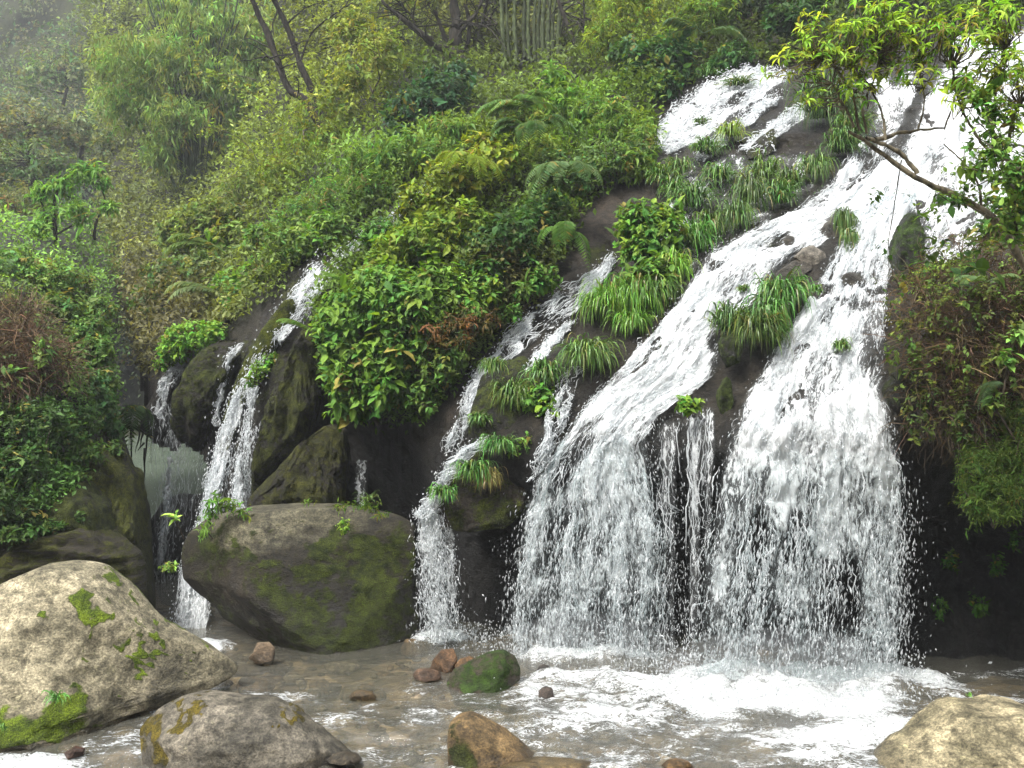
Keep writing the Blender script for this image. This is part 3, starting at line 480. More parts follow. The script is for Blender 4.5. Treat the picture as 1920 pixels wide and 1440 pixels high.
rock('mossy_rock', 'dark mossy rock jutting at the right edge of the broad falls', [(1652,728),(1672,700),(1705,690),(1740,720),(1752,790),(1726,838),(1694,800),(1662,760)], 10.25, .35, MG, CLIFF, 5, (-.1,0), .06, basemoss=.55, basewet=.6, tint=(.5,.6,.4), seed=63, facets=3)
# fallen branch with hanging roots over the gap
acc = Acc(); pts = P(np.array([212, 225, 240, 255, 268, 276]), np.array([802, 800, 797, 800, 806, 814]), 16.6)[None]
V, F = tubes(pts, np.array([[.09, .085, .08, .07, .06, .03]]), 7); acc.add(V, F, col=np.array([.03, .04, .012]))
for x0, y0, x1, y1 in [(262,805,254,850),(250,803,244,822),(276,812,272,870),(270,830,258,845),(272,840,270,925),(246,800,249,890),(268,812,262,838)]:
    t = np.linspace(0, 1, 5); V, F = tubes(P(x0 + (x1 - x0) * t + RNG.normal(size=5), y0 + (y1 - y0) * t, 16.6)[None], np.linspace(.022, .006, 5)[None], 4); acc.add(V, F, col=np.array([.02, .017, .012]))
tag(acc.build('mossy_branch', BARK, None, True), 'mossy branch with dangling roots across the green pool gap', 'branch')
# ------------------------------------------------------------------ falling water
def along(poly, t):
    p = np.array(poly, float); L = np.r_[0, np.cumsum(np.hypot(*np.diff(p, axis=0).T))]; L /= L[-1]
    return np.interp(t, L, p[:, 0]), np.interp(t, L, p[:, 1])
def gsm(a, k):                            # light smoothing along both axes
    for ax in (0, 1):
        for _ in range(k): a = (np.concatenate([a.take([0], ax), a.take(range(a.shape[ax] - 1), ax)], ax) + a + np.concatenate([a.take(range(1, a.shape[ax]), ax), a.take([-1], ax)], ax)) / 3
    return a
class Fall:
    """A stream between a left and a right edge (photo pixels, top to bottom) laid on the rock; past the lip it falls free."""
    def __init__(s, Le, Re, ns, nt, cover, off=.05, free=True, smooth=6, dfn=slope_d, seed=0, dmax=None, falld=None):
        s.seed = seed; t = np.linspace(0, 1, nt); u = np.linspace(0, 1, ns); lx, ly = along(Le, t); rx_, ry_ = along(Re, t)
        s.X = lx[None] * (1 - u[:, None]) + rx_[None] * u[:, None]; s.Y = ly[None] * (1 - u[:, None]) + ry_[None] * u[:, None]
        q = np.stack([u[:, None] * 6 + 0 * t[None], t[None] * 9 + 0 * u[:, None], 0 * s.X + seed], -1)
        s.X = s.X + fbm(q * 1.3, 3) * 10 * np.minimum(1, 8 * np.minimum(u, 1 - u) + .35)[:, None]
        d = gsm(dfn(s.X, s.Y), smooth)
        if free: d = np.minimum.accumulate(d, axis=1)
        s.D = d - off
        if falld: s.D = falld(s.X, s.Y, s.D)
        s.W = P(s.X, s.Y, s.D)
        gx = np.linalg.norm(np.diff(s.W, axis=0), axis=-1).mean(); gy = np.linalg.norm(np.diff(s.W, axis=1), axis=-1)
        s.fu = np.repeat((np.arange(ns) * gx)[:, None], nt, 1); s.ft = np.concatenate([np.zeros((ns, 1)), np.cumsum(gy, 1)], 1)
        s.cov = np.clip(cover(s.X, s.Y, u[:, None] + 0 * s.X, t[None] + 0 * s.X), 0, 1)
        s.dn = norm(np.gradient(s.W, axis=1)); s.sd = norm(np.gradient(s.W, axis=0)); s.nm = np.cross(s.sd, s.dn)
        s.nm *= np.where(s.nm[..., 1:2] > 0, -1, 1)
    def sheet(s, parent, name='sheet', amp=.06, back=0.0, shift=0.0, cm=1.0, cadd=0.0):
        cov = np.clip(s.cov * cm + cadd, 0, 1) * sstep(0, .05, np.linspace(0, 1, s.X.shape[1]))[None]
        q = np.stack([s.fu * 3.2, s.ft * 1.3, 0 * s.fu + s.seed], -1); lump = fbm(q, 5) * amp + fbm(q * 3.1 + 7, 4) * amp * .6 + np.abs(fbm(q * 1.6 + 3, 3)) * amp
        V = s.W + s.nm * (lump * (.4 + s.cov) - back)[..., None]
        al = np.stack([s.fu + s.seed * 3.7 + shift, s.ft + shift * 2.3, cov], -1).reshape(-1, 3); F = gridfaces(*s.X.shape, cov[1:, 1:] + cov[:-1, :-1] > .03)
        return mesh(name, V.reshape(-1, 3) - np.array(parent.location), F, SHEET, parent, dict(flow=al), True)
    def at(s, i, j):                      # bilinear sampling at fractional grid places
        n, m = s.X.shape; i = np.clip(i, 0, n - 1.001); j = np.clip(j, 0, m - 1.001); a, b = i.astype(int), j.astype(int); f, g = (i - a), (j - b)
        def L(A):
            w = lambda z: z[..., None] if A.ndim == 3 else z
            return (A[a, b] * w((1 - f) * (1 - g)) + A[a + 1, b] * w(f * (1 - g)) + A[a, b + 1] * w((1 - f) * g) + A[a + 1, b + 1] * w(f * g))
        return L
    def pick(s, n, wt, rng):
        p = wt.ravel() / wt.sum(); k = rng.choice(len(p), n, p=p); i, j = np.unravel_index(k, s.X.shape); return i + rng.random(n) - .5, j + rng.random(n) - .5
    def strands(s, parent, n, wt, length=(.08, .45), r=(.004, .013), lift=(.0, .12), al=(.35, .95), wig=.035, name='strands', k=6, seed=1):
        rng = np.random.default_rng(seed); i, j = s.pick(n, wt, rng); step = s.ft[:, -1].mean() / s.X.shape[1]; L = rng.uniform(*length, n) ** 1.0
        jj = j[:, None] + np.linspace(0, 1, k)[None] * (L / step)[:, None]; ii = i[:, None] + np.cumsum(rng.normal(size=(n, k)), 1) * .12
        G = s.at(ii.ravel(), jj.ravel()); p = G(s.W).reshape(n, k, 3); nm = G(s.nm).reshape(n, k, 3); sd = G(s.sd).reshape(n, k, 3)
        lf = rng.uniform(*lift, n)[:, None] + (np.sin(np.linspace(0, math.pi, k))[None] * rng.uniform(0, .06, n)[:, None])
        p = p + nm * lf[..., None] + sd * np.cumsum(rng.normal(size=(n, k)) * wig / 2, 1)[..., None]
        R = np.exp(rng.uniform(math.log(r[0]), math.log(r[1]), n))[:, None] * (np.sin(np.linspace(.12, math.pi - .1, k))[None] ** .6) * rng.uniform(.55, 1.4, (n, k))
        V, F = tubes(p, R, 4); a = np.repeat(rng.uniform(*al, n), k * 4)
        return tag(mesh(name, V - np.array(parent.location), F, SPRAY, parent, dict(al=a), True), kind='stuff')
    def drops(s, parent, n, wt, r=(.005, .016), stretch=(1.2, 3.5), lift=(-.12, .3), side=.05, al=(.3, .95), name='drops', seed=2):
        rng = np.random.default_rng(seed); i, j = s.pick(n, wt, rng); G = s.at(i, j); p = G(s.W) + G(s.nm) * rng.uniform(*lift, n)[:, None] + G(s.sd) * rng.normal(size=(n, 1)) * side
        return drop_mesh(name, p, G(s.dn), np.exp(rng.uniform(math.log(r[0]), math.log(r[1]), n)), rng.uniform(*stretch, n), rng.uniform(*al, n), parent, rng)
def drop_mesh(name, p, dn, R, st, al, parent, rng):
    n = len(p); o = np.array([[1, 0, 0], [-.5, .87, 0], [-.5, -.87, 0], [0, 0, 1], [0, 0, -1], [.2, .2, .55]])[:5]; f = np.array([[0, 1, 3], [1, 2, 3], [2, 0, 3], [1, 0, 4], [2, 1, 4], [0, 2, 4]])
    dn = norm(dn + rng.normal(size=(n, 3)) * .12); x = norm(np.cross(dn, rng.normal(size=(n, 3)))); y = np.cross(dn, x)
    oo = o[None] * rng.uniform(.6, 1.4, (n, 5, 3)); V = p[:, None] + R[:, None, None] * (oo[..., 0:1] * x[:, None] + oo[..., 1:2] * y[:, None] + oo[..., 2:3] * st[:, None, None] * dn[:, None])
    F = (f[None] + (np.arange(n) * 5)[:, None, None]).reshape(-1, 3)
    return tag(mesh(name, V.reshape(-1, 3) - np.array(parent.location), F, SPRAY, parent, dict(al=np.repeat(al, 5)), True), kind='stuff')
def fade(u, a=.08): return sstep(0, a, u) * sstep(0, a, 1 - u)
DRYS = [(1470,510,60,20,-40),(1430,575,60,18,-45),(1520,555,60,14,-20),(1510,485,40,22,0),(1400,610,50,14,-50),(1598,526,26,14,0),(1645,547,26,8,0),(1460,455,24,10,-40),(1575,425,30,30,0),(1360,640,40,34,0),(1420,625,50,36,-20),(1345,740,26,60,10),(1375,720,30,50,10),(1365,690,36,40,0)]
def colnoise(X, Y, sx, sy, seed, amp): return fbm(np.stack([X / sx, Y / sy, 0 * X + seed], -1), 4) * amp
def ramp(Y, *kv): return np.interp(Y, kv[::2], kv[1::2])

wf = empty('waterfall', P(1400, 1280, 10.3), 'broad white waterfall ending in two wide falling curtains at the right', 'waterfall')
def covA(X, Y, u, t): return (ramp(Y, 60, .7, 300, .95, 600, .90, 780, .82, 860, .74, 930, .60, 1000, .44, 1120, .31, 1230, .26) + colnoise(X, Y, 40, 90, 1, .5)) * fade(u, ramp(Y, 300, .16, 800, .10, 1000, .13)) * (1 - .95 * spots(X, Y, DRYS)) - .55 * spots(X, Y, [(1120,790,40,14,-45),(1060,880,22,56,25),(1240,860,26,40,0),(1095,840,22,40,40)])
FA = Fall([(1580,285),(1545,340),(1480,395),(1390,438),(1318,478),(1270,558),(1200,645),(1105,745),(1040,835),(992,905),(962,1000),(945,1120),(936,1236)],
          [(1780,270),(1690,390),(1590,430),(1520,490),(1440,572),(1385,640),(1340,710),(1240,775),(1208,830),(1226,900),(1250,980),(1256,1110),(1252,1244)], 110, 300, covA, .06, seed=1)
def covC(X, Y, u, t): return (ramp(Y, 400, .92, 540, .88, 700, .84, 850, .76, 930, .64, 1040, .46, 1150, .34, 1280, .30) + colnoise(X, Y, 42, 100, 3, .5)) * fade(u, ramp(Y, 500, .16, 800, .10, 1000, .10)) * (1 - .95 * spots(X, Y, DRYS)) - .42 * spots(X, Y, [(1640,640,30,90,0),(1600,570,70,14,0),(1420,1000,20,50,5),(1480,1010,16,60,5),(1590,1120,30,80,0)])
FC = Fall([(1640,370),(1570,450),(1530,530),(1480,596),(1430,680),(1382,755),(1352,830),(1338,900),(1325,1000),(1308,1120),(1284,1292)],
          [(1730,360),(1690,450),(1672,540),(1672,640),(1665,740),(1692,810),(1702,900),(1702,1000),(1696,1150),(1690,1290)], 110, 270, covC, .06, seed=2)
def covD(X, Y, u, t): return (.84 + colnoise(X, Y, 40, 60, 5, .5)) * fade(u, .12) * (1 - .9 * spots(X, Y, [(1700,470,40,80,10),(1640,225,50,20,-10)]))
FD = Fall([(1780,60),(1730,160),(1690,260),(1650,340),(1620,420),(1640,480)], [(2030,40),(2010,180),(1990,300),(1930,400),(1850,470),(1800,500)], 70, 110, covD, .07, free=False, seed=3)
def covM(X, Y, u, t): return (ramp(Y, 760, .36, 830, .28, 900, .22, 1050, .12, 1200, .05) + colnoise(X, Y, 14, 500, 7, .8)) * fade(u, .05)
FM = Fall([(1190,800),(1200,850),(1205,1000),(1200,1200)], [(1345,755),(1342,850),(1338,1000),(1320,1250)], 60, 120, covM, .05, seed=4)
for k, f in enumerate((FA, FC, FD)):
    f.sheet(wf, 'cascade_sheet', .10); sl_ = sstep(960, 800, f.Y)
    f.strands(wf, (2000, 2000, 900)[k], f.cov ** 1.5 * (sl_ + .02), (.04, .18), (.003, .007), (.0, .06), (.2, .7), .02, 'foam_strands', 5, 10 + k)
    f.drops(wf, (5000, 5000, 2000)[k], f.cov * (sl_ + .05), (.003, .010), (1.2, 3.5), (.0, .14), .04, (.2, .75), 'splash_drops', 20 + k)
FM.sheet(wf, 'cascade_sheet', .02); FM.strands(wf, 60, FM.cov ** 2, (.2, 1.1), (.003, .007), (0, .1), (.25, .7), .012, 'thin_threads', 12, 15)
FM.drops(wf, 900, fade(np.linspace(0, 1, 60), .1)[:, None] + 0 * FM.X, (.003, .008), (2, 6), (-.1, .2), .06, (.2, .6), 'falling_drops', 16)
for k, f in enumerate((FA, FC)):
    y0 = (850, 870)[k]; fr = sstep(y0 - 80, y0 + 160, f.Y); rng = np.random.default_rng(90 + k); ns, nt_ = f.X.shape
    ropes = np.exp(-((np.arange(ns)[:, None] - (rng.random(16) * ns)[None]) / (ns * .014)) ** 2).sum(1)
    wv = (np.clip(ropes, 0, 1.4)[:, None] + .25) * fade(np.linspace(0, 1, ns), .05)[:, None] * fr
    dp = sstep(y0 + 30, y0 + 300, f.Y); cv0 = f.cov.copy(); f.cov = cv0 * fr + .16 * (np.clip(ropes, 0, 1)[:, None] - .4) * fr
    f.sheet(wf, 'curtain_sheet', .06, .16, 5.3, .74, -.04); f.sheet(wf, 'curtain_sheet', .06, -.14, 9.1, .68, -.06); f.cov = cv0
    f.strands(wf, 420, wv * (1.15 - dp), (.15, .6), (.003, .009), (-.1, .2), (.3, .8), .018, 'falling_strands', 12, 30 + k)
    f.drops(wf, 6000, wv * (.3 + .7 * dp), (.003, .008), (2.5, 8), (-.2, .35), .07, (.15, .55), 'falling_drops', 40 + k)
    f.drops(wf, 1700, wv ** 1.2 * (.4 + .6 * dp), (.007, .018), (1.6, 4.0), (-.15, .3), .05, (.2, .6), 'falling_clumps', 50 + k)
    ov = np.where(np.linspace(0, 1, ns)[:, None] > .9, 1, 0) + np.where(np.linspace(0, 1, ns)[:, None] < .06, .5, 0); f.drops(wf, 900, (ov * fr + 1e-9), (.003, .008), (2, 5), (-.2, .3), .14, (.2, .7), 'stray_drops', 70 + k)
# splash at the foot
rng = np.random.default_rng(5)
def splash(parent, spots_, n, seed, hgt=.35, r=(.004, .016)):
    rng = np.random.default_rng(seed); c = np.array(spots_); k = rng.integers(0, len(c), n); p = np.c_[c[k, 0] + rng.normal(size=n) * c[k, 2], c[k, 1] + rng.normal(size=n) * c[k, 3], rng.exponential(hgt * .4, n)]
    return drop_mesh('splash_drops', p, runit(n, rng) * np.array([.4, .4, 1]) + np.array([0, 0, .4]), np.exp(rng.uniform(math.log(r[0]), math.log(r[1]), n)), rng.uniform(1, 2.6, n), rng.uniform(.15, .6, n), parent, rng)
splash(wf, [(2.4,10.0,.4,.25),(3.0,9.9,.5,.25),(3.7,9.9,.4,.25),(4.2,9.9,.25,.25),(.3,10.9,.4,.2),(.9,10.9,.4,.2),(1.5,10.8,.3,.2),(2.0,10.3,.3,.3),(2.8,9.3,.9,.3)], 6000, 3)

uc = empty('waterfall', P(1300, 270, 16), 'small upper cascade above the grass tufts with dark rock showing between strands', 'waterfall')
F1 = Fall([(1395,128),(1320,155),(1262,195),(1232,225),(1228,270)], [(1500,140),(1440,185),(1370,235),(1320,270),(1260,290)], 60, 90, lambda X, Y, u, t: (.84 + colnoise(X, Y, 24, 34, 2, .5)) * fade(u, .16) * (1 - .9 * spots(X, Y, [(1385,185,12,30,60),(1370,225,30,8,-40)])), .08, False, seed=6)
F2 = Fall([(1540,165),(1470,215),(1420,255),(1380,285)], [(1600,170),(1520,215),(1455,262),(1440,292)], 34, 70, lambda X, Y, u, t: (.66 + colnoise(X, Y, 22, 40, 3, .5)) * fade(u, .2), .08, False, seed=7)
F3 = Fall([(1450,175),(1390,220),(1340,258),(1300,300)], [(1478,180),(1420,226),(1372,262),(1330,300)], 24, 70, lambda X, Y, u, t: (.62 + colnoise(X, Y, 22, 40, 4, .5)) * fade(u, .2), .08, False, seed=8)
for k, f in enumerate((F1, F2, F3)):
    f.sheet(uc, 'cascade_sheet', .06); f.strands(uc, (1000, 400, 300)[k], f.cov ** 2, (.06, .25), (.004, .011), (0, .12), (.5, 1), .05, 'foam_strands', 5, 80 + k)
    f.drops(uc, (2000, 500, 400)[k], f.cov, (.006, .018), (1, 2), (.02, .2), .05, (.5, 1), 'splash_drops', 83 + k)

nw = empty('waterfall', P(840, 1195, 11.9), 'narrow waterfall slipping between bushes and grass tufts left of the broad falls', 'waterfall')
def covN(X, Y, u, t): return (ramp(Y, 480, .5, 560, .58, 640, .5, 760, .46, 850, .5) + colnoise(X, Y, 16, 50, 4, .8)) * fade(u, .18) * (1 - .8 * spots(X, Y, [(1010,610,14,16,0),(1040,600,16,14,0),(985,640,10,14,0)]))
FN = Fall([(1146,470),(1110,510),(1035,550),(955,615),(900,685),(862,770),(830,850)], [(1158,490),(1140,520),(1090,585),(1010,640),(930,705),(890,775),(850,860)], 50, 200, covN, .06, seed=9)
FN2 = Fall([(1060,600),(1020,640),(985,690)], [(1085,600),(1050,645),(1000,700)], 18, 60, lambda X, Y, u, t: (.8 + colnoise(X, Y, 20, 40, 4, .5)) * fade(u, .2), .07, seed=10)
def nd(X, Y, D): return 11.25 + .004 * np.abs(X - 850) + 0 * D
FO = Fall([(905,815),(858,842),(825,885),(805,925),(780,965)], [(915,832),(885,852),(850,900),(828,945),(805,975)], 24, 80, lambda X, Y, u, t: (.84 + colnoise(X, Y, 18, 40, 5, .5)) * fade(u, .2), 0, True, falld=nd, seed=11)
FP = Fall([(778,950),(782,1050),(788,1195)], [(852,955),(862,1050),(868,1198)], 40, 110, lambda X, Y, u, t: (ramp(Y, 950, .60, 1050, .36, 1190, .28) + colnoise(X, Y, 16, 120, 6, .6)) * fade(u, .15), 0, True, falld=lambda X, Y, D: 11.5 + 0 * D, seed=12)
FV = Fall([(1052,690),(1022,770),(1000,850),(985,905)], [(1100,690),(1085,760),(1050,820),(1020,880)], 30, 90, lambda X, Y, u, t: (.40 + colnoise(X, Y, 18, 90, 6, .6)) * fade(u, .25), .05, True, seed=13)
for k, (f, a, b) in enumerate(((FN, 900, 1200), (FN2, 150, 200), (FO, 350, 700), (FP, 40, 300), (FV, 350, 200))):
    f.sheet(nw if k < 4 else wf, 'cascade_sheet', .035); f.strands(nw if k < 4 else wf, a, f.cov ** 2, (.06, .3), (.003, .008), (0, .07), (.3, .9), .02, 'foam_strands', 6, 100 + k)
    f.drops(nw if k < 4 else wf, b, f.cov, (.004, .013), (1, 2.5), (0, .15), .05, (.4, .9), 'splash_drops', 110 + k)
uu = np.linspace(0, 1, FP.X.shape[0])[:, None]; wp = np.exp(-((uu - .45) / .25) ** 2) + .12 + 0 * FP.X
FP.drops(nw, 3200, wp, (.003, .010), (1.5, 6), (-.15, .2), .06, (.25, .75), 'falling_drops', 120); FP.strands(nw, 60, wp, (.1, .4), (.003, .007), (-.1, .12), (.3, .7), .015, 'falling_strands', 9, 121)
splash(nw, [(-.85,11.8,.25,.15),(-.6,11.7,.3,.2)], 900, 4, .25)

lf = empty('waterfall', P(340, 1190, 12.2), 'tall left waterfall slipping down mossy ribs behind the massive boulder', 'waterfall')
def ld(X, Y, D): return np.where(Y > 640, np.interp(Y, [640, 800, 950, 1190], [14.55, 14.1, 13.4, 12.3]), np.minimum(D, np.interp(Y, [450, 640], [17, 14.55])))
FL = Fall([(604,478),(560,530),(510,600),(470,680),(432,750),(408,830),(382,920),(350,1030),(318,1140),(305,1190)], [(628,490),(590,540),(540,610),(500,680),(462,760),(440,830),(418,920),(410,1000),(400,1110),(392,1200)], 40, 260, lambda X, Y, u, t: (ramp(Y, 480, .50, 600, .58, 720, .62, 850, .76, 950, .95, 1060, .92, 1180, .85) + colnoise(X, Y, 12, 70, 7, .9)) * fade(u, .2), .1, True, falld=ld, seed=14)
FL2 = Fall([(640,478),(600,525),(556,580),(500,640),(470,700),(452,790),(440,880),(428,960)], [(652,486),(614,535),(576,592),(530,650),(492,710),(478,790),(466,880),(460,960)], 24, 190, lambda X, Y, u, t: (ramp(Y, 480, .52, 640, .64, 760, .55, 960, .42) + colnoise(X, Y, 12, 50, 8, .8)) * fade(u, .25), .12, True, falld=ld, seed=15)
FL3 = Fall([(445,640),(415,680),(402,760),(400,800)], [(462,645),(436,680),(416,760),(412,800)], 14, 70, lambda X, Y, u, t: (.82 - .3 * t + colnoise(X, Y, 14, 50, 8, .5)) * fade(u, .3), .2, True, seed=16, falld=lambda X, Y, D: np.minimum(D, 15.0))
FL4 = Fall([(850,310),(800,345),(760,372),(715,420),(665,455),(625,482)], [(862,325),(815,358),(775,385),(728,430),(690,462),(650,486)], 16, 120, lambda X, Y, u, t: (.74 + colnoise(X, Y, 26, 26, 9, .9)) * fade(u, .3), .35, False, seed=17)
for k, (f, a, b) in enumerate(((FL, 900, 2000), (FL2, 400, 800), (FL3, 80, 100), (FL4, 400, 300))):
    f.sheet(lf, 'cascade_sheet', .035); f.strands(lf, a, f.cov ** 2, (.06, .3), (.003, .009), (0, .08), (.3, .9), .02, 'foam_strands', 6, 130 + k)
    f.drops(lf, b, f.cov, (.005, .014), (1, 3), (0, .2), .06, (.4, .9), 'splash_drops', 140 + k)
FX = Fall([(415,850),(412,1000),(405,1150)], [(505,780),(480,900),(470,1000)], 40, 120, lambda X, Y, u, t: .1 + 0 * u, 0, True, falld=lambda X, Y, D: 13.8 + 0 * D, seed=18)
FX.drops(lf, 1500, fade(np.linspace(0, 1, 40), .2)[:, None] + 0 * FX.X, (.004, .010), (2, 6), (-.2, .2), .08, (.25, .7), 'falling_drops', 150); FX.strands(lf, 140, 1 + 0 * FX.X, (.3, 1.0), (.003, .008), (-.1, .15), (.3, .7), .03, 'falling_strands', 10, 151)

tr = empty('waterfall', P(330, 1000, 16), 'thin far left trickle raining off the dark tufa edge over the green pool gap', 'waterfall')
FT = Fall([(388,640),(335,672),(300,712),(290,770)], [(402,652),(352,690),(322,730),(310,790)], 24, 110, lambda X, Y, u, t: (.78 - .2 * t + colnoise(X, Y, 14, 60, 9, .6)) * fade(u, .25), .15, True, falld=lambda X, Y, D: np.minimum(D, 15.75), seed=19)
FT.sheet(tr, 'cascade_sheet', .03); FT.strands(tr, 600, FT.cov ** 2, (.06, .3), (.004, .012), (0, .08), (.4, .9), .03, 'foam_strands', 6, 160)
FR = Fall([(284,760),(282,900),(290,1110)], [(398,760),(390,900),(330,1110)], 50, 150, lambda X, Y, u, t: 0 * u, 0, True, falld=lambda X, Y, D: 15.4 + 0 * D, seed=20)
uu = np.linspace(0, 1, 50)[:, None]; wt = (.35 + 1.6 * np.exp(-((uu - .36) / .06) ** 2)) * sstep(0, .1, uu) + 0 * FR.X
FR.drops(tr, 1500, wt, (.003, .009), (3, 9), (-.3, .3), .05, (.2, .55), 'falling_drops', 161); FR.strands(tr, 90, wt, (.4, 1.4), (.003, .007), (-.2, .2), (.2, .5), .015, 'falling_threads', 10, 162)
FQ = Fall([(312,848),(306,930),(298,1000),(292,1060)], [(322,848),(322,930),(318,1000),(312,1060)], 12, 100, lambda X, Y, u, t: (.66 + colnoise(X, Y, 10, 60, 9, .5)) * fade(u, .3), 0, True, falld=lambda X, Y, D: 15.3 + 0 * D, seed=21)
FQ.sheet(tr, 'cascade_sheet', .03)
# thin strands in the dark hollow
FH = Fall([(662,860),(664,950)], [(690,860),(692,950)], 14, 50, lambda X, Y, u, t: (.45 + colnoise(X, Y, 8, 40, 3, .6)) * fade(u, .3), 0, True, falld=lambda X, Y, D: 13.2 + 0 * D, seed=22)
FH.sheet(nw, 'cascade_sheet', .02)

FW = Fall([(1310,285),(1250,350),(1215,420),(1200,500),(1170,560)], [(1600,290),(1540,350),(1480,400),(1380,440),(1290,520)], 90, 110, lambda X, Y, u, t: (.36 + colnoise(X, Y, 30, 40, 12, .7)) * fade(u, .1), .05, False, seed=30)
FW.sheet(uc, 'wet_film', .04); FW.drops(uc, 1500, FW.cov, (.003, .009), (1, 2), (0, .1), .04, (.3, .9), 'splash_drops', 190)
FU = Fall([(1560,165),(1620,160),(1640,215),(1600,270)], [(1760,120),(1720,180),(1690,250),(1650,300)], 50, 60, lambda X, Y, u, t: (.55 + colnoise(X, Y, 24, 30, 13, .6)) * fade(u, .15), .06, False, seed=31)
FU.sheet(wf, 'wet_film', .04)

# fine mist where the curtains strike the pool
def mist(loc, rad, dens):
    V, F = ICO[4]; o = mesh('mist', V * np.array(rad), F, None, None, None, True); o.location = loc; tag(o, 'fine white mist at the foot of the broad falls', kind='stuff'); m, nt, N, I, out = M('mist'); pv = N('VolumePrincipled'); I(pv, 'Color', (.97, .98, 1)); I(pv, 'Density', dens); I(pv, 'Anisotropy', .2); nt.links.new(pv.outputs[0], out.inputs['Volume']); o.data.materials.append(m)
mist((2.95, 9.75, .15), (1.4, .6, .55), .26); mist((.95, 10.75, .15), (1.1, .5, .5), .22)
# ------------------------------------------------------------------ vegetation builders
YG, LG, MG_, DG, OL, BR, BLU = (.135,.165,.018), (.085,.15,.028), (.05,.105,.02), (.02,.05,.016), (.085,.10,.03), (.085,.06,.035), (.05,.085,.04)
UP = np.array([0, 0, 1.0])
def grow(root, tips, r0, rmin=.004, bend=.12, seed=0, m=5, col=(.05,.04,.03), acc=None):
    """Branches from root to every tip, thicker where more tips hang on them."""
    rng = np.random.default_rng(seed); acc = acc or Acc(); nodes = [np.array(root, float)]; par = [-1]; dist = [0.0]
    order = np.argsort(np.linalg.norm(tips - root, axis=1)); sc = np.linalg.norm(tips - root, axis=1).max()
    for t in tips[order]:
        A = np.array(nodes); e = np.linalg.norm(A - t, axis=1) + .35 * np.array(dist) + np.maximum(A[:, 2] - t[2], 0) * .5
        j = int(np.argmin(e)); L = np.linalg.norm(nodes[j] - t); n = max(1, int(L / (sc * .13))); p0 = nodes[j]
        for k in range(1, n + 1):
            q = p0 + (t - p0) * k / n + (rng.normal(size=3) * bend * L / n if k < n else 0) + (UP * bend * L * .5 * math.sin(math.pi * k / n) if k < n else 0)
            nodes.append(q); par.append(j if k == 1 else len(nodes) - 2); dist.append(dist[par[-1]] + L / n)
    A = np.array(nodes); par = np.array(par); cnt = np.zeros(len(A)); ch = np.bincount(par[1:], minlength=len(A)); cnt[ch == 0] = 1
    for i in range(len(A) - 1, 0, -1): cnt[par[i]] += cnt[i]
    R = np.maximum(r0 * (cnt / cnt[0]) ** .5, rmin); i = np.arange(1, len(A))
    a, b = A[par[i]], A[i]; pts = np.stack([a - (b - a) * .04, (a + b) / 2, b], 1); ra = np.minimum(R[par[i]], R[i] * 1.35)
    big = R[i] > rmin * 2.5
    for sel, mm in ((big, max(m, 6)), (~big, 3)):
        if sel.any():
            V, F = tubes(pts[sel], np.stack([ra[sel], (ra[sel] + R[i][sel]) / 2, R[i][sel]], 1), mm); acc.add(V, F, col=np.array(col))
    return acc, A
def blob_tips(blobs, n, rng, fill=.45, front=.55):
    """Twig tips through soft ellipsoids (x, y, rx, ry in photo pixels, distance)."""
    b = np.array(blobs, float); ar = b[:, 2] * b[:, 3] * (b[:, 4] / 13) ** 0; k = rng.choice(len(b), n, p=ar / ar.sum()); u = runit(n, rng); u[:, 1] = np.where(u[:, 1] > front, -u[:, 1], u[:, 1])
    r = (fill + (1 - fill) * rng.random(n)) ** .7; s = b[k, 4] / FPX; wob = 1 + .28 * vnoise(u * 2.3 + k[:, None] * 5)
    ctr = P(b[k, 0], b[k, 1], b[k, 4]); ext = np.stack([b[k, 2] * s, (b[k, 2] + b[k, 3]) / 2 * s * .8, b[k, 3] * s], 1)
    return ctr + u * ext * (r * wob)[:, None], norm(u / ext * ext.mean(1, keepdims=True)), ctr
def clusters(acc, tips, out, per, size, col, T, rng, droop=.35, spread=1.0, twig=.9, dv=.25, dh=.12, tipcol=None, vary=.3):
    n = len(tips); o = np.repeat(norm(out + UP * .35 + rng.normal(size=(n, 3)) * .3), per, 0); p = np.repeat(tips, per, 0); N = n * per
    f = np.tile(np.linspace(0, 1, per), n); rad = norm(np.cross(o, rng.normal(size=(N, 3)))); sz = np.repeat(size * np.exp(rng.normal(size=n) * vary), per) * rng.uniform(.65, 1.15, N)
    pos = p - o * (f * sz * twig)[:, None] + rng.normal(size=(N, 3)) * sz[:, None] * .12
    d = norm(o * (.45 - .25 * f)[:, None] + rad * spread - UP * droop + rng.normal(size=(N, 3)) * .2)
    c = np.repeat(jitcol(col, n, dv, dh, rng), per, 0) * np.exp(rng.normal(size=(N, 1)) * .15)
    if tipcol is not None: w_ = (rng.random(n) < .4).repeat(per)[:, None] * (1 - f[:, None]) * .8; c = c * (1 - w_) + np.array(tipcol) * w_
    leaves(acc, pos, d, norm(UP + o * .6 + rng.normal(size=(N, 3)) * .25), sz, c, T)
SID = [100]
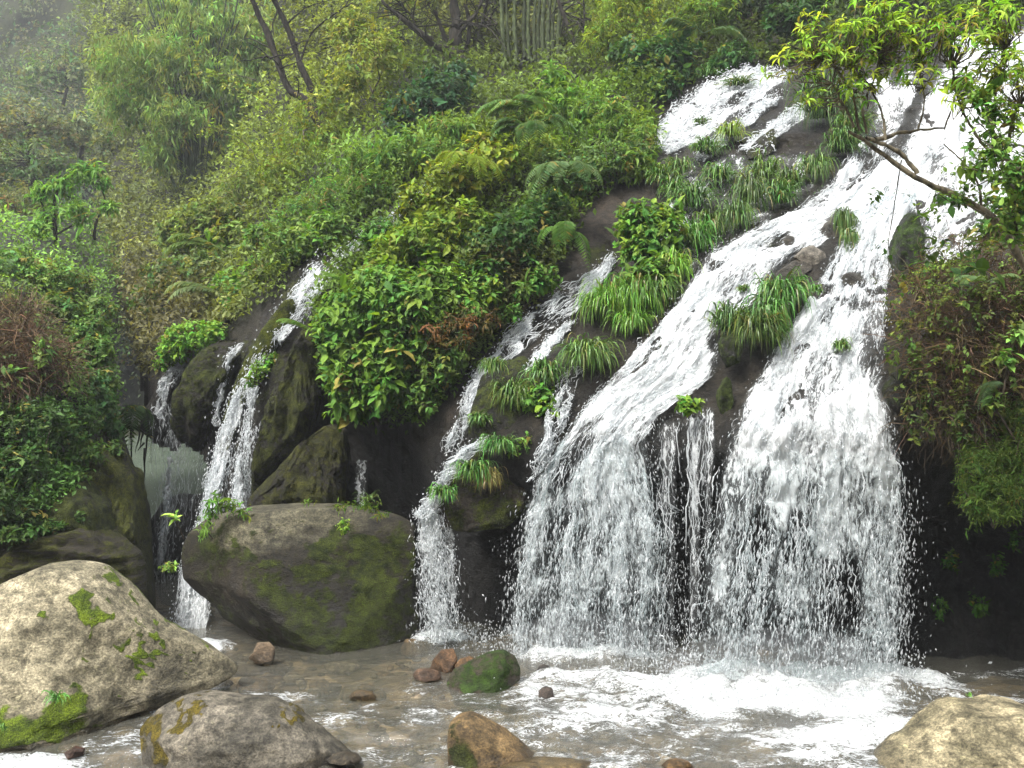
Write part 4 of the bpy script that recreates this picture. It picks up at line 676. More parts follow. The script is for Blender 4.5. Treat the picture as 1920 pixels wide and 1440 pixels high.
def shrub(label, blobs, col, size=.1, tips=200, per=6, T=OVATE, name='shrub', cat='bush', droop=.35, fill=.4, tipcol=None, group=None, stems=40, stemcol=(.05,.04,.028), r0=.03, root=None, spread=1.0, dv=.25, dh=.12, mat=None, twig=.9):
    SID[0] += 1; rng = np.random.default_rng(SID[0]); b = np.array(blobs, float); i = np.argmax(b[:, 1] + b[:, 3])
    base = P(b[:, 0].mean(), (b[:, 1] + b[:, 3] * .9).max(), b[:, 4].mean() + .35) if root is None else np.array(root, float)
    e = empty(name, base, label, cat, group); tp, out, ctr = blob_tips(blobs, tips, rng, fill); acc = Acc()
    clusters(acc, tp, out, per, size, col, T, rng, droop, spread, twig, dv, dh, tipcol)
    fo = acc.build('foliage', mat or LEAF, e, False, base)
    if stems:
        a, _ = grow(base, tp[:stems] - out[:stems] * size * .3, r0, .004, .1, SID[0], 4, stemcol); a.build('stem', BARK, e, True, base)
    return e
def ribbons(acc, pts, width, col0, col1, fold=.0):
    n, k, _ = pts.shape; t = norm(np.gradient(pts, axis=1)); sdv = norm(np.cross(t, UP + RNG.normal(size=(n, 1, 3)) * .35)); w_ = width[..., None] * sdv
    V = np.stack([pts - w_, pts + w_], 2); b = (np.arange(n)[:, None] * k + np.arange(k - 1)[None]) * 2; F = np.stack([b, b + 1, b + 3, b + 2], -1).reshape(-1, 4)
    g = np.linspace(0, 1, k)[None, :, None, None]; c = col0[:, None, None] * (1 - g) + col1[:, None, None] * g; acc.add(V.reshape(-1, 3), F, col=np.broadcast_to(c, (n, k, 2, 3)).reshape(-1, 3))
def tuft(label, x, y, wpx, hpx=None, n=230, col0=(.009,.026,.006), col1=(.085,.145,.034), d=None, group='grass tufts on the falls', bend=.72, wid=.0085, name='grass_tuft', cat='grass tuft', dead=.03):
    SID[0] += 1; rng = np.random.default_rng(SID[0]); hpx = (hpx or wpx) * rng.uniform(.85, 1.15); tv = rng.uniform(.65, 1.2) * np.array([rng.uniform(.85, 1.25), 1, rng.uniform(.8, 1.1)]); col0 = np.array(col0) * tv; col1 = np.array(col1) * tv; bend = bend * rng.uniform(.6, 1.15); d = (float(slope_d(x, y)) - .12) if d is None else d; s = d / FPX; R = wpx * s * .58; Hh = hpx * s
    base = P(x, y - hpx * .08, d); e = base; k = 8; g = np.linspace(0, 1, k)[None]
    az = rng.uniform(0, 2 * math.pi, n); az = np.where(np.sin(az) > .5, az + math.pi, az); up0 = rng.uniform(.25, 1.0, n); ln = rng.uniform(.6, 1.1, n)
    rr_ = .3 + .95 * rng.random(n) ** .8; hx = np.cos(az) * rr_; hy = np.sin(az) * rr_
    rise_ = Hh * (.72 * up0)[:, None] * np.sin(np.minimum(g * (1.5 + .9 * rng.random(n))[:, None], 1.9)); drop_ = Hh * bend * (.62 * rng.uniform(.5, 1.25, n))[:, None] * np.clip(g - .25, 0, 1) ** 1.8 * 2.3
    q = np.sin(g * 1.45); p = np.stack([R * hx[:, None] * ln[:, None] * q, R * .8 * hy[:, None] * ln[:, None] * q - .04 * g, rise_ * ln[:, None] - drop_ * ln[:, None]], -1) + rng.normal(size=(n, 1, 3)) * np.array([R * .16, R * .12, .01])
    p = p + np.cumsum(rng.normal(size=(n, k, 3)) * R * .012, 1)
    wdt = wid * rng.uniform(.6, 1.3, n)[:, None] * (np.sin(np.linspace(.5, math.pi - .02, k))[None])
    c0 = jitcol(col0, n, .3, .1, rng); c1 = jitcol(col1, n, .3, .12, rng); dd = rng.random(n) < dead; c0[dd] = np.array([.14,.10,.04]); c1[dd] = np.array([.2,.14,.06])
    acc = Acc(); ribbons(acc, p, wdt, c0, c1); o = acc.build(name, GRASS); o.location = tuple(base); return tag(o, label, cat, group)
def fern(label, x, y, d, length, fronds=7, col=(.07,.12,.03), dirs=None, arch=.55, group=None, pn=26, wd=.22):
    SID[0] += 1; rng = np.random.default_rng(SID[0]); base = P(x, y, d); e = empty('fern', base, label, 'fern', group); k = 14; g = np.linspace(0, 1, k)
    for i in range(fronds):
        az = rng.uniform(0, 2 * math.pi) if dirs is None else math.radians(dirs[i % len(dirs)] + rng.normal() * 8); L = length * rng.uniform(.75, 1.1); h = np.array([math.cos(az), -abs(math.sin(az)) * .8 if dirs is None else math.sin(az), 0])
        el = rng.uniform(.3, .9); p = h[None] * (L * np.sin(g * 1.35))[:, None] * .85 + UP[None] * (L * (el * g - arch * 1.35 * g ** 2.2))[:, None]
        acc = Acc(); V, F = tubes(p[None], np.linspace(.007, .002, k)[None], 3); acc.add(V, F, col=np.array(col) * .8)
        f = np.linspace(.12, .99, pn); q = np.stack([np.interp(f, g, p[:, a]) for a in range(3)], 1); t = norm(np.gradient(q, axis=0)); sd = norm(np.cross(t, UP)); nm = np.cross(sd, t); lp = L * wd * np.sin(np.clip(f * .95 + .12, 0, 1) * math.pi) ** .7 + .01
        for sg in (-1, 1): leaves(acc, q, sg * sd + t * .45 - UP * .25 + rng.normal(size=q.shape) * .05, nm, lp, jitcol(col, pn, .12, .06, rng), BLADE if length < .5 else _tmpl(.11, .2, .02, False))
        acc.build('frond', LEAF, e)
    return e
def tangle(label, blobs, n, col=(.12,.075,.042), length=(.25, .8), r=.0035, sag=.6, name='dry_shrub', cat='dead undergrowth', green=0, gcol=MG_, gsize=.06, T=SLIM, group=None):
    SID[0] += 1; rng = np.random.default_rng(SID[0]); tp, out, ctr = blob_tips(blobs, n, rng, .3); k = 7; L = rng.uniform(*length, n); b = np.array(blobs, float)
    base = P(b[:, 0].mean(), (b[:, 1] + b[:, 3] * .8).max(), b[:, 4].mean() + .3); d0 = norm(out + rng.normal(size=(n, 3)) * .7 + UP * .2); curl = rng.normal(size=(n, 3)) * .9
    g = np.linspace(0, 1, k); p = [tp]
    for i in range(1, k): d0 = norm(d0 + curl / k - UP * sag / k * 2 + rng.normal(size=(n, 3)) * .18); p.append(p[-1] + d0 * (L / k)[:, None])
    p = np.stack(p, 1); e = empty(name, base, label, cat, group); acc = Acc(); R = r * np.exp(rng.normal(size=n) * .4)[:, None] * np.linspace(1, .45, k)[None]
    V, F = tubes(p, R, 3); acc.add(V, F, col=np.repeat(jitcol(col, n, .4, .1, rng), k * 3, 0)); acc.build('twigs', DRY, e, False, base)
    if green:
        t2, o2, _ = blob_tips([(q[0], q[1], q[2] * 1.12, q[3] * 1.12, q[4] - .12) for q in blobs], green, rng, .9); a2 = Acc(); clusters(a2, t2, o2, 5, gsize, gcol, T, rng, .3, .9); a2.build('foliage', LEAF, e, False, base)
    return e
def rosettes(acc, tips, out, per, size, col, T, rng, droop=.25, old=None):
    n = len(tips); N = n * per; o = np.repeat(norm(out), per, 0); rad = norm(np.cross(o, rng.normal(size=(N, 3)))); sz = size * rng.uniform(.6, 1.15, N) * np.repeat(np.exp(rng.normal(size=n) * .25), per)
    c = np.repeat(jitcol(col, n, .25, .12, rng), per, 0) * np.exp(rng.normal(size=(N, 1)) * .2)
    if old is not None: k = rng.random(N) < .07; c[k] = jitcol(old, k.sum(), .2, .1, rng)
    leaves(acc, np.repeat(tips, per, 0) - o * (rng.random(N) * size * .35)[:, None], norm(o * rng.uniform(-.1, .7, N)[:, None] + rad - UP * rng.uniform(0, 2 * droop, N)[:, None]), norm(o + UP * .5), sz, c, T)
def line_px(pts): return P(np.array([p[0] for p in pts]), np.array([p[1] for p in pts]), np.array([p[2] for p in pts]))
def spline(p, k):
    p = np.asarray(p, float); n = len(p); t = np.linspace(0, n - 1, k); i = np.clip(t.astype(int), 0, n - 2); f = (t - i)[:, None]; q = np.r_[2 * p[:1] - p[1:2], p, 2 * p[-1:] - p[-2:-1]]
    a, b, c, d = q[i], q[i + 1], q[i + 2], q[i + 3]; return .5 * (2 * b + (c - a) * f + (2 * a - 5 * b + 4 * c - d) * f ** 2 + (3 * b - a - 3 * c + d) * f ** 3)
def limb(acc, pts, r0, r1, col, k=24, m=7, wob=.3, rng=RNG):
    p = spline(line_px(pts), k); p = p + np.cumsum(rng.normal(size=p.shape), 0) * r0 * wob * .35; R = np.linspace(r0, r1, k) * (1 + .12 * rng.normal(size=k)); V, F = tubes(p[None], R[None], m); acc.add(V, F, col=np.array(col)); return p

# ------------------------------------------------------------------ ground cover on the slopes (uncountable)
VEG = [(120,-260),(2330,-260),(2330,15),(1900,25),(1740,55),(1560,112),(1400,122),(1320,140),(1228,200),(1222,270),(1150,345),(1085,400),(1060,480),(1005,560),(925,640),(850,730),(790,790),(720,795),(640,780),(596,700),(600,560),(640,500),(605,470),(540,530),(440,618),(400,640),(300,700),(262,700),(236,600),(200,480),(180,200)]
COLP = np.array([(600,80,.10,.11,.03),(680,180,.13,.14,.025),(800,200,.03,.06,.022),(850,60,.055,.055,.022),(1000,90,.045,.04,.022),(1200,60,.11,.14,.022),(1380,60,.03,.04,.015),(1650,10,.03,.045,.015),(500,330,.095,.115,.025),(700,300,.075,.125,.03),(620,410,.065,.11,.028),(850,350,.12,.15,.02),(950,450,.035,.07,.018),(1100,250,.075,.13,.026),(420,420,.075,.085,.03),(280,560,.06,.05,.03),(330,620,.055,.045,.028),(400,200,.085,.095,.032),(250,350,.06,.065,.03),(750,650,.04,.085,.018),(1000,150,.08,.11,.03),(950,520,.06,.05,.025)])
def cmap(x, y, pts=COLP, pw=2.6):
    d = np.hypot(x[:, None] - pts[None, :, 0], y[:, None] - pts[None, :, 1]) + 15; w_ = d ** -pw; return (w_ / w_.sum(1, keepdims=True)) @ pts[:, 2:] * (1 + .35 * sstep(700, 250, x))[:, None]
def cover(name, fn, poly, n, size, per, cfn, seed, lift=(.0, .5), T=KITE, avoid=None, box=(-300, -260, 2330, 1300)):
    rng = np.random.default_rng(seed); xs = rng.uniform(box[0], box[2], n * 4); ys = rng.uniform(box[1], box[3], n * 4); k = inpoly(xs, ys, poly)
    if avoid is not None: k &= ~avoid(xs, ys)
    xs, ys = xs[k][:n], ys[k][:n]; d = fn(xs, ys); p0 = P(xs, ys, d); bump = np.clip(fbm(p0 * .75 + seed, 4) * 1.4 + .35, 0, 1.2) * (d / 14) ** .6; lf_ = bump * lift[1] * rng.random(len(xs)) ** .6 + lift[0]
    p = p0 + np.array([0, -.75, .66]) * lf_[:, None]; acc = Acc(); out = norm(np.array([0, -.6, .7]) + rng.normal(size=p.shape) * .5); sz = size * np.clip(d / 16, .8, 4) ** .8
    c = cfn(xs, ys) * np.exp(fbm(p0 * 1.1 + 50, 3)[:, None] * .8) * np.exp(rng.normal(size=(len(xs), 1)) * .28); g = np.clip(c, .004, .5)
    N = len(xs) * per; o = np.repeat(out, per, 0); szr = np.repeat(sz, per) * rng.uniform(.6, 1.3, N); pos = np.repeat(p, per, 0) + rng.normal(size=(N, 3)) * szr[:, None] * .9
    leaves(acc, pos, norm(o * .4 + rng.normal(size=(N, 3)) - UP * .3), norm(UP + o * .5 + rng.normal(size=(N, 3)) * .3), szr, np.repeat(g, per, 0) * np.exp(rng.normal(size=(N, 1)) * .2), T)
    return tag(acc.build(name, LEAF), kind='stuff')
def stream_gap(x, y): return (np.hypot((x - 745) * .7 + (y - 395) * .7, 0) * 0 + np.abs((y - 310) + (x - 850) * .76) < 16) & (x > 640) & (x < 860)
tag(cover('undergrowth', slope_d, VEG, 26000, .11, 6, lambda x, y: cmap(x, y), 3, (.02, .55), KITE, stream_gap, (120, -120, 2000, 800)), 'leafy undergrowth covering the slope between the bushes')
BANKVEG = [(-320,385),(205,385),(222,520),(215,640),(215,700),(228,790),(170,850),(150,930),(80,1000),(-320,1060)]
BCOL = np.array([(60,480,.07,.12,.03),(180,560,.06,.10,.03),(40,640,.07,.055,.03),(130,700,.05,.08,.022),(100,820,.035,.075,.018),(30,920,.02,.04,.012),(190,760,.045,.075,.03)])
tag(cover('ground_cover', bank_d, BANKVEG, 7000, .09, 6, lambda x, y: cmap(x, y, BCOL), 5, (.02, .4), KITE, None, (-300, 385, 260, 1060)), 'low leafy plants covering the left river bank')
LEDGE = [(1230,270),(1330,290),(1420,300),(1560,270),(1620,250),(1590,300),(1530,370),(1440,430),(1360,465),(1310,500),(1270,560),(1215,620),(1130,640),(1120,600),(1180,540),(1170,500),(1230,470),(1290,430),(1250,350)]
tag(cover('ledge_grass', slope_d, LEDGE, 220, .10, 5, lambda x, y: np.array([.03,.06,.014])[None] * np.ones((len(x), 1)), 9, (.0, .16), BLADE, lambda x, y: fbm(np.stack([x / 40, y / 40, 0 * x], -1), 3) < -.05, (1100, 240, 1640, 660)), 'short wild grass between the tufts on the wet ledge')
RSIDE = [(1960,-60),(2330,-120),(2330,860),(2060,840),(1960,780),(1900,620),(1880,520),(1930,440),(1985,330),(2010,200),(2030,60)]
tag(cover('bank_growth', slope_d, RSIDE, 5200, .10, 6, lambda x, y: np.where((fbm(np.stack([x / 120, y / 120, 0 * x], -1), 3) > .1)[:, None], np.array([[.05,.04,.022]]), np.array([[.045,.075,.018]])), 13, (.02, .5), KITE, None, (1870, -130, 2330, 870)), 'tangled green and brown growth over the right bank')
# far wood: crowns of leaf clumps
rng = np.random.default_rng(77); acc = Acc(); n = 620; xs = rng.uniform(-300, 800, n); ys = rng.uniform(-220, 815, n); dd = far_d(xs, ys); ctr = P(xs, ys, dd) + np.array([0, -1, .8]); R = rng.uniform(1.0, 2.6, n)
per = 110; u = runit(n * per, rng); u[:, 1] = -np.abs(u[:, 1]) * np.where(rng.random(n * per) < .85, 1, -1); pos = np.repeat(ctr, per, 0) + u * (np.repeat(R, per) * rng.uniform(.55, 1.05, n * per) * (1 + .3 * vnoise(u * 2 + np.repeat(np.arange(n), per)[:, None])))[:, None] * np.array([1, .8, 1.1])
cc = np.array([(.045,.07,.032),(.065,.085,.032),(.09,.09,.048),(.04,.06,.034)])[rng.integers(0, 4, n)]
leaves(acc, pos, norm(u * .5 + rng.normal(size=u.shape) * .7 - UP * .3), norm(UP + u * .5), rng.uniform(.22, .5, n * per), np.repeat(jitcol(cc, n, .3, .1, rng), per, 0) * np.exp(rng.normal(size=(n * per, 1)) * .25), KITE)
tag(acc.build('distant_wood', LEAF), 'hazy wood covering the far hill', kind='stuff')
# ------------------------------------------------------------------ bushes on the slope and beside the falls
sd_ = lambda x, y, o=.4: float(slope_d(x, y)) - o
shrub('large bright green leafy bush hanging over the dark hollow', [(650,640,60,100,12.9),(720,560,80,80,12.8),(690,700,70,80,12.7),(770,600,80,90,12.7),(655,740,45,60,12.8),(740,690,60,70,12.7),(810,540,60,60,12.9),(625,600,36,60,13.1)], (.055,.11,.022), .125, 1350, 6, OVATE, droop=.55, fill=.55, tipcol=(.13,.19,.03), dh=.1)
shrub('yellow green bush directly above the large leafy overhanging bush', [(800,450,80,50,13.5),(740,480,60,40,13.6),(870,420,70,50,13.6),(700,520,40,30,13.6)], (.085,.125,.02), .11, 480, 6, OVATE, tipcol=(.15,.18,.025))
shrub('bright yellow leaved bush in the middle of the slope', [(860,330,70,50,14.8),(800,380,60,40,14.6),(930,300,60,50,15.2),(900,270,40,30,15.6)], (.115,.14,.018), .12, 420, 6, OVATE, tipcol=(.17,.19,.022))
shrub('dark green leafy bush in the shade left of the bare earth bank', [(950,460,80,70,13.4),(900,520,70,50,13.1),(1000,430,60,60,13.7),(1030,380,50,40,14.2)], (.028,.06,.016), .11, 480, 6, OVATE)
shrub('bush with red brown young leaves beside the narrow waterfall', [(850,620,60,40,12.4),(890,600,40,30,12.4),(820,640,36,36,12.5)], (.065,.052,.022), .085, 240, 6, LANCE, tipcol=(.13,.05,.028), dh=.2)
shrub('small leafed bush hanging at the right rim of the dark hollow', [(820,690,50,50,12.5),(800,740,36,44,12.5),(850,660,40,30,12.4),(790,640,30,40,12.6)], (.06,.095,.022), .085, 240, 6, OVATE)
shrub('light green bush above the red leaved bush', [(880,560,44,36,12.6),(910,540,40,34,12.7),(850,530,30,40,12.7)], (.08,.13,.025), .10, 150, 6, OVATE)
shrub('small bush with arching stems left of the narrow waterfall top', [(1020,520,34,30,12.9),(985,545,30,26,12.8),(960,580,24,20,12.7)], (.06,.11,.024), .10, 90, 6, OVATE)
shrub('broad leaved green bush between the bare earth bank and the grass tufts', [(1200,420,50,50,13.0),(1240,440,50,50,12.8),(1200,470,46,40,12.8),(1250,400,36,30,13.1),(1180,440,30,40,13.1)], (.06,.12,.024), .12, 380, 6, OVATE, tipcol=(.15,.2,.03))
shrub('leafy bush just below the broad leaved green bush, touching the white water', [(1215,520,50,34,12.3),(1180,540,40,30,12.4),(1240,500,30,36,12.4)], (.055,.10,.02), .10, 170, 6, OVATE)
shrub('leafy plant mixed with the grass of the mossy rock head', [(1010,740,38,34,11.6),(1030,765,30,28,11.5),(985,745,30,30,11.7)], (.07,.135,.026), .11, 90, 6, OVATE, tipcol=(.16,.21,.03))
shrub('small bright green plant clinging to the lip between the two broad curtains', [(1293,757,26,20,10.6)], (.09,.17,.028), .085, 40, 6, OVATE, tipcol=(.18,.24,.04))
shrub('sprig of broad leaves on the top of the overhanging mossy rock', [(985,832,24,20,11.35),(965,845,18,14,11.3)], (.07,.13,.03), .085, 30, 6, OVATE)
shrub('dome of bright green small leaves above the far left trickle', [(365,632,56,32,15.6),(330,655,34,26,15.6),(400,618,26,18,15.7)], (.095,.18,.03), .085, 420, 6, KITE, fill=.75, tipcol=(.15,.24,.05), dv=.18)
shrub('little bright green plant left of the dome, at the tufa edge', [(302,684,18,12,15.7),(320,672,16,10,15.7)], (.10,.18,.03), .075, 40, 6, KITE)
shrub('light green plant growing between strands of the left waterfall', [(488,692,22,24,13.9),(505,675,18,16,14.0),(475,712,14,14,13.9)], (.09,.15,.025), .075, 80, 6, KITE)
shrub('bright leafy bush left of the top of the left waterfall', [(450,560,46,40,16.6),(480,530,50,40,16.6),(430,530,40,30,17),(520,490,50,36,16.4)], (.07,.135,.032), .13, 330, 6, OVATE, tipcol=(.13,.2,.05))
shrub('pale green bush above the left waterfall top', [(560,460,60,40,15.8),(620,430,50,40,15.4),(500,440,50,30,16.8)], (.075,.13,.032), .11, 330, 6, OVATE)
shrub('mid green bush left of the half hidden upper trickle', [(640,370,70,50,16.2),(570,400,60,44,17.2),(700,350,50,40,16.0)], (.07,.12,.03), .11, 420, 6, LANCE)
shrub('mid green bush right of the half hidden upper trickle', [(720,440,50,36,14.5),(680,480,40,30,14.7)], (.055,.11,.024), .10, 170, 6, OVATE)
shrub('light green bamboo leaved bush in the middle of the upper slope', [(780,280,90,40,16.6),(700,310,70,40,17),(840,250,60,40,17)], (.085,.14,.034), .14, 480, 6, LANCE, droop=.5, tipcol=(.14,.19,.05))
shrub('dark blue green bush below the crooked dark tree', [(770,210,50,50,19.2),(830,180,60,60,19.5),(740,260,40,34,18.5),(860,140,30,36,20.5)], (.025,.055,.028), .14, 420, 6, OVATE)
shrub('tall pale green shrub crowning the mound left of the upper cascade', [(1040,150,30,34,17.6),(1060,190,40,40,17.2),(1030,200,40,36,17.3)], (.085,.15,.03), .17, 200, 6, LANCE, droop=.5, tipcol=(.15,.21,.04))
shrub('leafy bush on the right shoulder of the mound by the upper cascade', [(1150,230,60,44,16.2),(1200,260,44,44,15.8),(1110,210,50,36,16.6),(1180,310,60,40,15.0)], (.075,.125,.03), .12, 560, 6, LANCE, tipcol=(.13,.18,.04))
shrub('grey green small leaved bush on the lip of the bare earth bank', [(1130,300,60,40,14.9),(1080,330,50,40,14.7),(1200,280,40,30,15.1),(1040,310,44,40,15)], (.06,.095,.035), .085, 480, 6, KITE)
shrub('yellow green bush in the heart of the mound', [(980,240,60,44,16.6),(1020,280,60,40,16),(940,260,50,34,16.6)], (.095,.135,.026), .12, 400, 6, LANCE, tipcol=(.16,.19,.035))
shrub('dark broad leaved bush at the left foot of the upper cascade', [(1210,120,50,40,19.2),(1260,110,50,44,18.8),(1180,100,40,30,19.8),(1240,160,40,24,18.3)], (.028,.065,.026), .17, 420, 6, OVATE)
shrub('dark bush between the forest edge and the head of the upper cascade', [(1380,100,40,26,18.5),(1350,120,30,20,18.6)], (.035,.075,.022), .12, 160, 6, OVATE)
shrub('airy yellow green shrub below the bamboo grove', [(1150,40,50,60,21),(1120,80,40,36,21),(1190,10,50,50,21)], (.12,.15,.022), .13, 420, 6, LANCE)
shrub('light green shrub at the forest edge above the upper cascade', [(1310,30,50,36,19.5),(1270,60,36,30,19.5),(1350,10,44,40,19.6)], (.09,.13,.022), .14, 320, 6, LANCE, droop=.5)
shrub('deep green broad leaved bush in the dark of the forest edge', [(1510,25,50,34,18.2),(1460,40,40,30,18.5)], (.022,.05,.016), .15, 200, 6, OVATE)
shrub('yellow leaved shrub left of the crooked dark tree', [(680,120,60,60,22),(640,180,50,50,22),(720,90,50,50,22.5),(660,60,60,50,23)], (.125,.145,.028), .13, 560, 5, OVATE, fill=.25, tipcol=(.18,.19,.04))
shrub('yellow green shrub at the feet of the two slanting trunks', [(590,220,50,60,22.5),(560,290,60,50,21.5),(620,260,40,40,21.5),(530,330,50,44,20.5)], (.11,.14,.022), .13, 560, 6, LANCE)
shrub('olive shrub between the tall bamboo clump and the yellow green shrub', [(470,360,60,40,22),(430,400,60,40,21.5),(500,330,40,40,22)], (.085,.105,.03), .14, 420, 6, LANCE)
shrub('rounded light green bush below the tall bamboo clump', [(390,420,60,46,21.5),(340,440,50,44,22),(440,450,60,40,20)], (.09,.12,.03), .15, 460, 6, OVATE)
shrub('drab bush with thin leaves above the dome shaped plant', [(330,520,60,50,20.5),(390,500,50,44,19.5),(290,560,50,40,20)], (.06,.085,.03), .12, 420, 6, KITE)
# left bank
b_ = lambda x, y, o=.4: float(bank_d(x, y)) - o
shrub('pale leafy bush under the two visitors on the left bank', [(30,490,60,34,15.6),(90,520,56,36,15.4),(-20,520,50,40,14.8)], (.08,.13,.038), .085, 620, 6, KITE)
shrub('light green bush right of the visitors, at the top of the left bank', [(140,540,50,40,16),(110,580,50,40,14.8),(190,590,34,40,15.6)], (.075,.11,.034), .085, 520, 6, KITE)
shrub('green bush on the outer edge of the left bank', [(185,660,34,40,14),(200,720,26,40,13.9),(165,620,36,34,14.2)], (.065,.105,.03), .085, 320, 6, KITE)
shrub('grey green fern like bush low on the edge of the left bank', [(195,770,28,40,13.5),(170,720,30,36,13.3),(215,800,18,34,13.8)], (.045,.085,.036), .08, 300, 6, KITE)
tangle('brown dead bracken hanging on the left bank', [(50,650,60,60,12.4),(20,700,50,50,12.1),(100,690,50,40,12.6),(40,590,44,30,13)], 2600, (.095,.064,.038), (.2,.6), .004, .45, green=110, gcol=(.06,.085,.025), gsize=.06, T=KITE)
shrub('pair of pale green sprigs in front of the brown bracken', [(80,660,20,30,12.0),(130,725,10,8,12.4),(20,690,12,10,11.8)], (.11,.17,.06), .09, 26, 6, OVATE)
shrub('deep green bush in the lower part of the left bank', [(80,800,70,60,11.9),(40,870,60,50,11.5),(130,850,50,50,12.1),(150,790,40,40,12.5)], (.034,.062,.018), .06, 1000, 6, KITE)
shrub('shadowed creeping plants at the foot of the left bank', [(40,960,50,30,11.2),(-10,940,50,40,11),(80,930,40,30,11.5)], (.03,.05,.016), .07, 320, 6, KITE)
for lab, bl in [('small leafed creeper draping the mossy outcrop by the green pool gap', [(170,850,40,26,12.1),(130,890,40,30,11.9),(215,840,24,20,12.6)]), ('dim creeping plants above the layered brown ledge', [(90,985,40,16,11.2),(140,970,30,14,11.4),(30,1000,40,20,10.9)])]:
    shrub(lab, bl, (.04,.07,.018), .06, 190, 5, KITE, stems=20, r0=.01)
# right bank
tangle('large mass of brown dead twigs on the right bank', [(1760,560,90,70,9.9),(1840,520,90,70,9.7),(1740,640,66,60,9.9),(1830,620,90,90,9.5),(1900,560,70,100,9.4),(1780,700,70,50,9.7),(1880,720,60,70,9.3),(1720,600,44,70,10.1)], 4200, (.072,.050,.028), (.14,.5), .0032, .35, green=750, gcol=(.065,.085,.02), gsize=.055, T=KITE)
tangle('fringe of brown twigs drooping over the dark hollow on the right', [(1760,770,60,50,9.7),(1830,790,60,44,9.5),(1720,720,40,40,10.0),(1900,800,40,44,9.3)], 800, (.042,.031,.019), (.2,.65), .0028, .9, green=260, gcol=(.04,.055,.014), gsize=.055, T=KITE)
shrub('feathery green bush drooping low on the right bank', [(1850,880,70,60,9.2),(1830,940,40,50,9.1),(1900,850,50,50,9.1),(1880,930,50,60,9.0),(1820,850,30,30,9.3),(1900,780,40,50,9.1)], (.05,.078,.02), .055, 1500, 6, SLIM, droop=.3, fill=.35, tipcol=(.10,.13,.035), twig=1.6)
shrub('pale sapling sprigs at the right edge before the brown twigs', [(1885,670,26,18,8.9),(1870,740,18,12,8.9),(1905,620,14,24,8.9),(1860,760,12,10,8.9)], (.095,.165,.045), .10, 26, 6, OVATE, root=P(1925,880,9.1), r0=.012)
shrub('yellow green leafy fringe beside the dark mossy pillar', [(1760,505,44,20,10.8),(1730,520,30,18,10.9),(1800,490,30,16,10.7),(1745,545,36,16,10.6)], (.11,.16,.02), .065, 190, 6, KITE)
shrub('green plants under the leaning branch at the right edge', [(1880,400,50,50,10.2),(1910,350,36,60,10.3),(1850,440,36,30,10.1)], (.06,.105,.02), .085, 330, 6, OVATE)
for k, (x, y) in enumerate([(1780,1050),(1830,1130),(1870,1060),(1900,1010),(1760,1140)]):
    shrub('little dim fern plants on the dark right wall', [(x,y,18,26,float(slope_d(x,y))-.06)], (.03,.07,.012), .06, 26, 5, KITE, group='dim plants on the right cave wall', stems=0, name='wall_plant', cat='plant')
# plants on the boulders
shrub('leggy green plant at the left shoulder of the massive boulder, before the water', [(400,955,20,30,11.6),(425,935,26,22,11.6),(440,950,20,16,11.6),(385,985,20,30,11.5),(460,960,14,10,11.6)], (.08,.14,.03), .085, 46, 6, LANCE, root=P(398,1010,11.5), r0=.01, stems=46)
shrub('single pale green leaf rosette left of the massive boulder', [(326,966,6,4,11.3)], (.16,.24,.05), .13, 2, 8, OVATE, root=P(345,1010,11.4), r0=.008, stems=2)
shrub('tiny yellowish sprig hanging left of the massive boulder', [(318,1060,18,10,11.2),(310,1068,8,6,11.2)], (.14,.18,.04), .045, 18, 5, KITE, root=P(346,1062,11.4), r0=.006, stems=18)
shrub('low grassy herbs growing along the top of the massive boulder', [(690,945,30,14,11.6),(650,948,26,8,11.6),(720,962,16,8,11.5),(585,940,18,6,11.7)], (.085,.12,.025), .06, 70, 5, SLIM, stems=0)
shrub('small clover like patch on the mossy face of the massive boulder', [(645,985,12,18,10.95)], (.10,.16,.02), .03, 60, 5, KITE, stems=0)
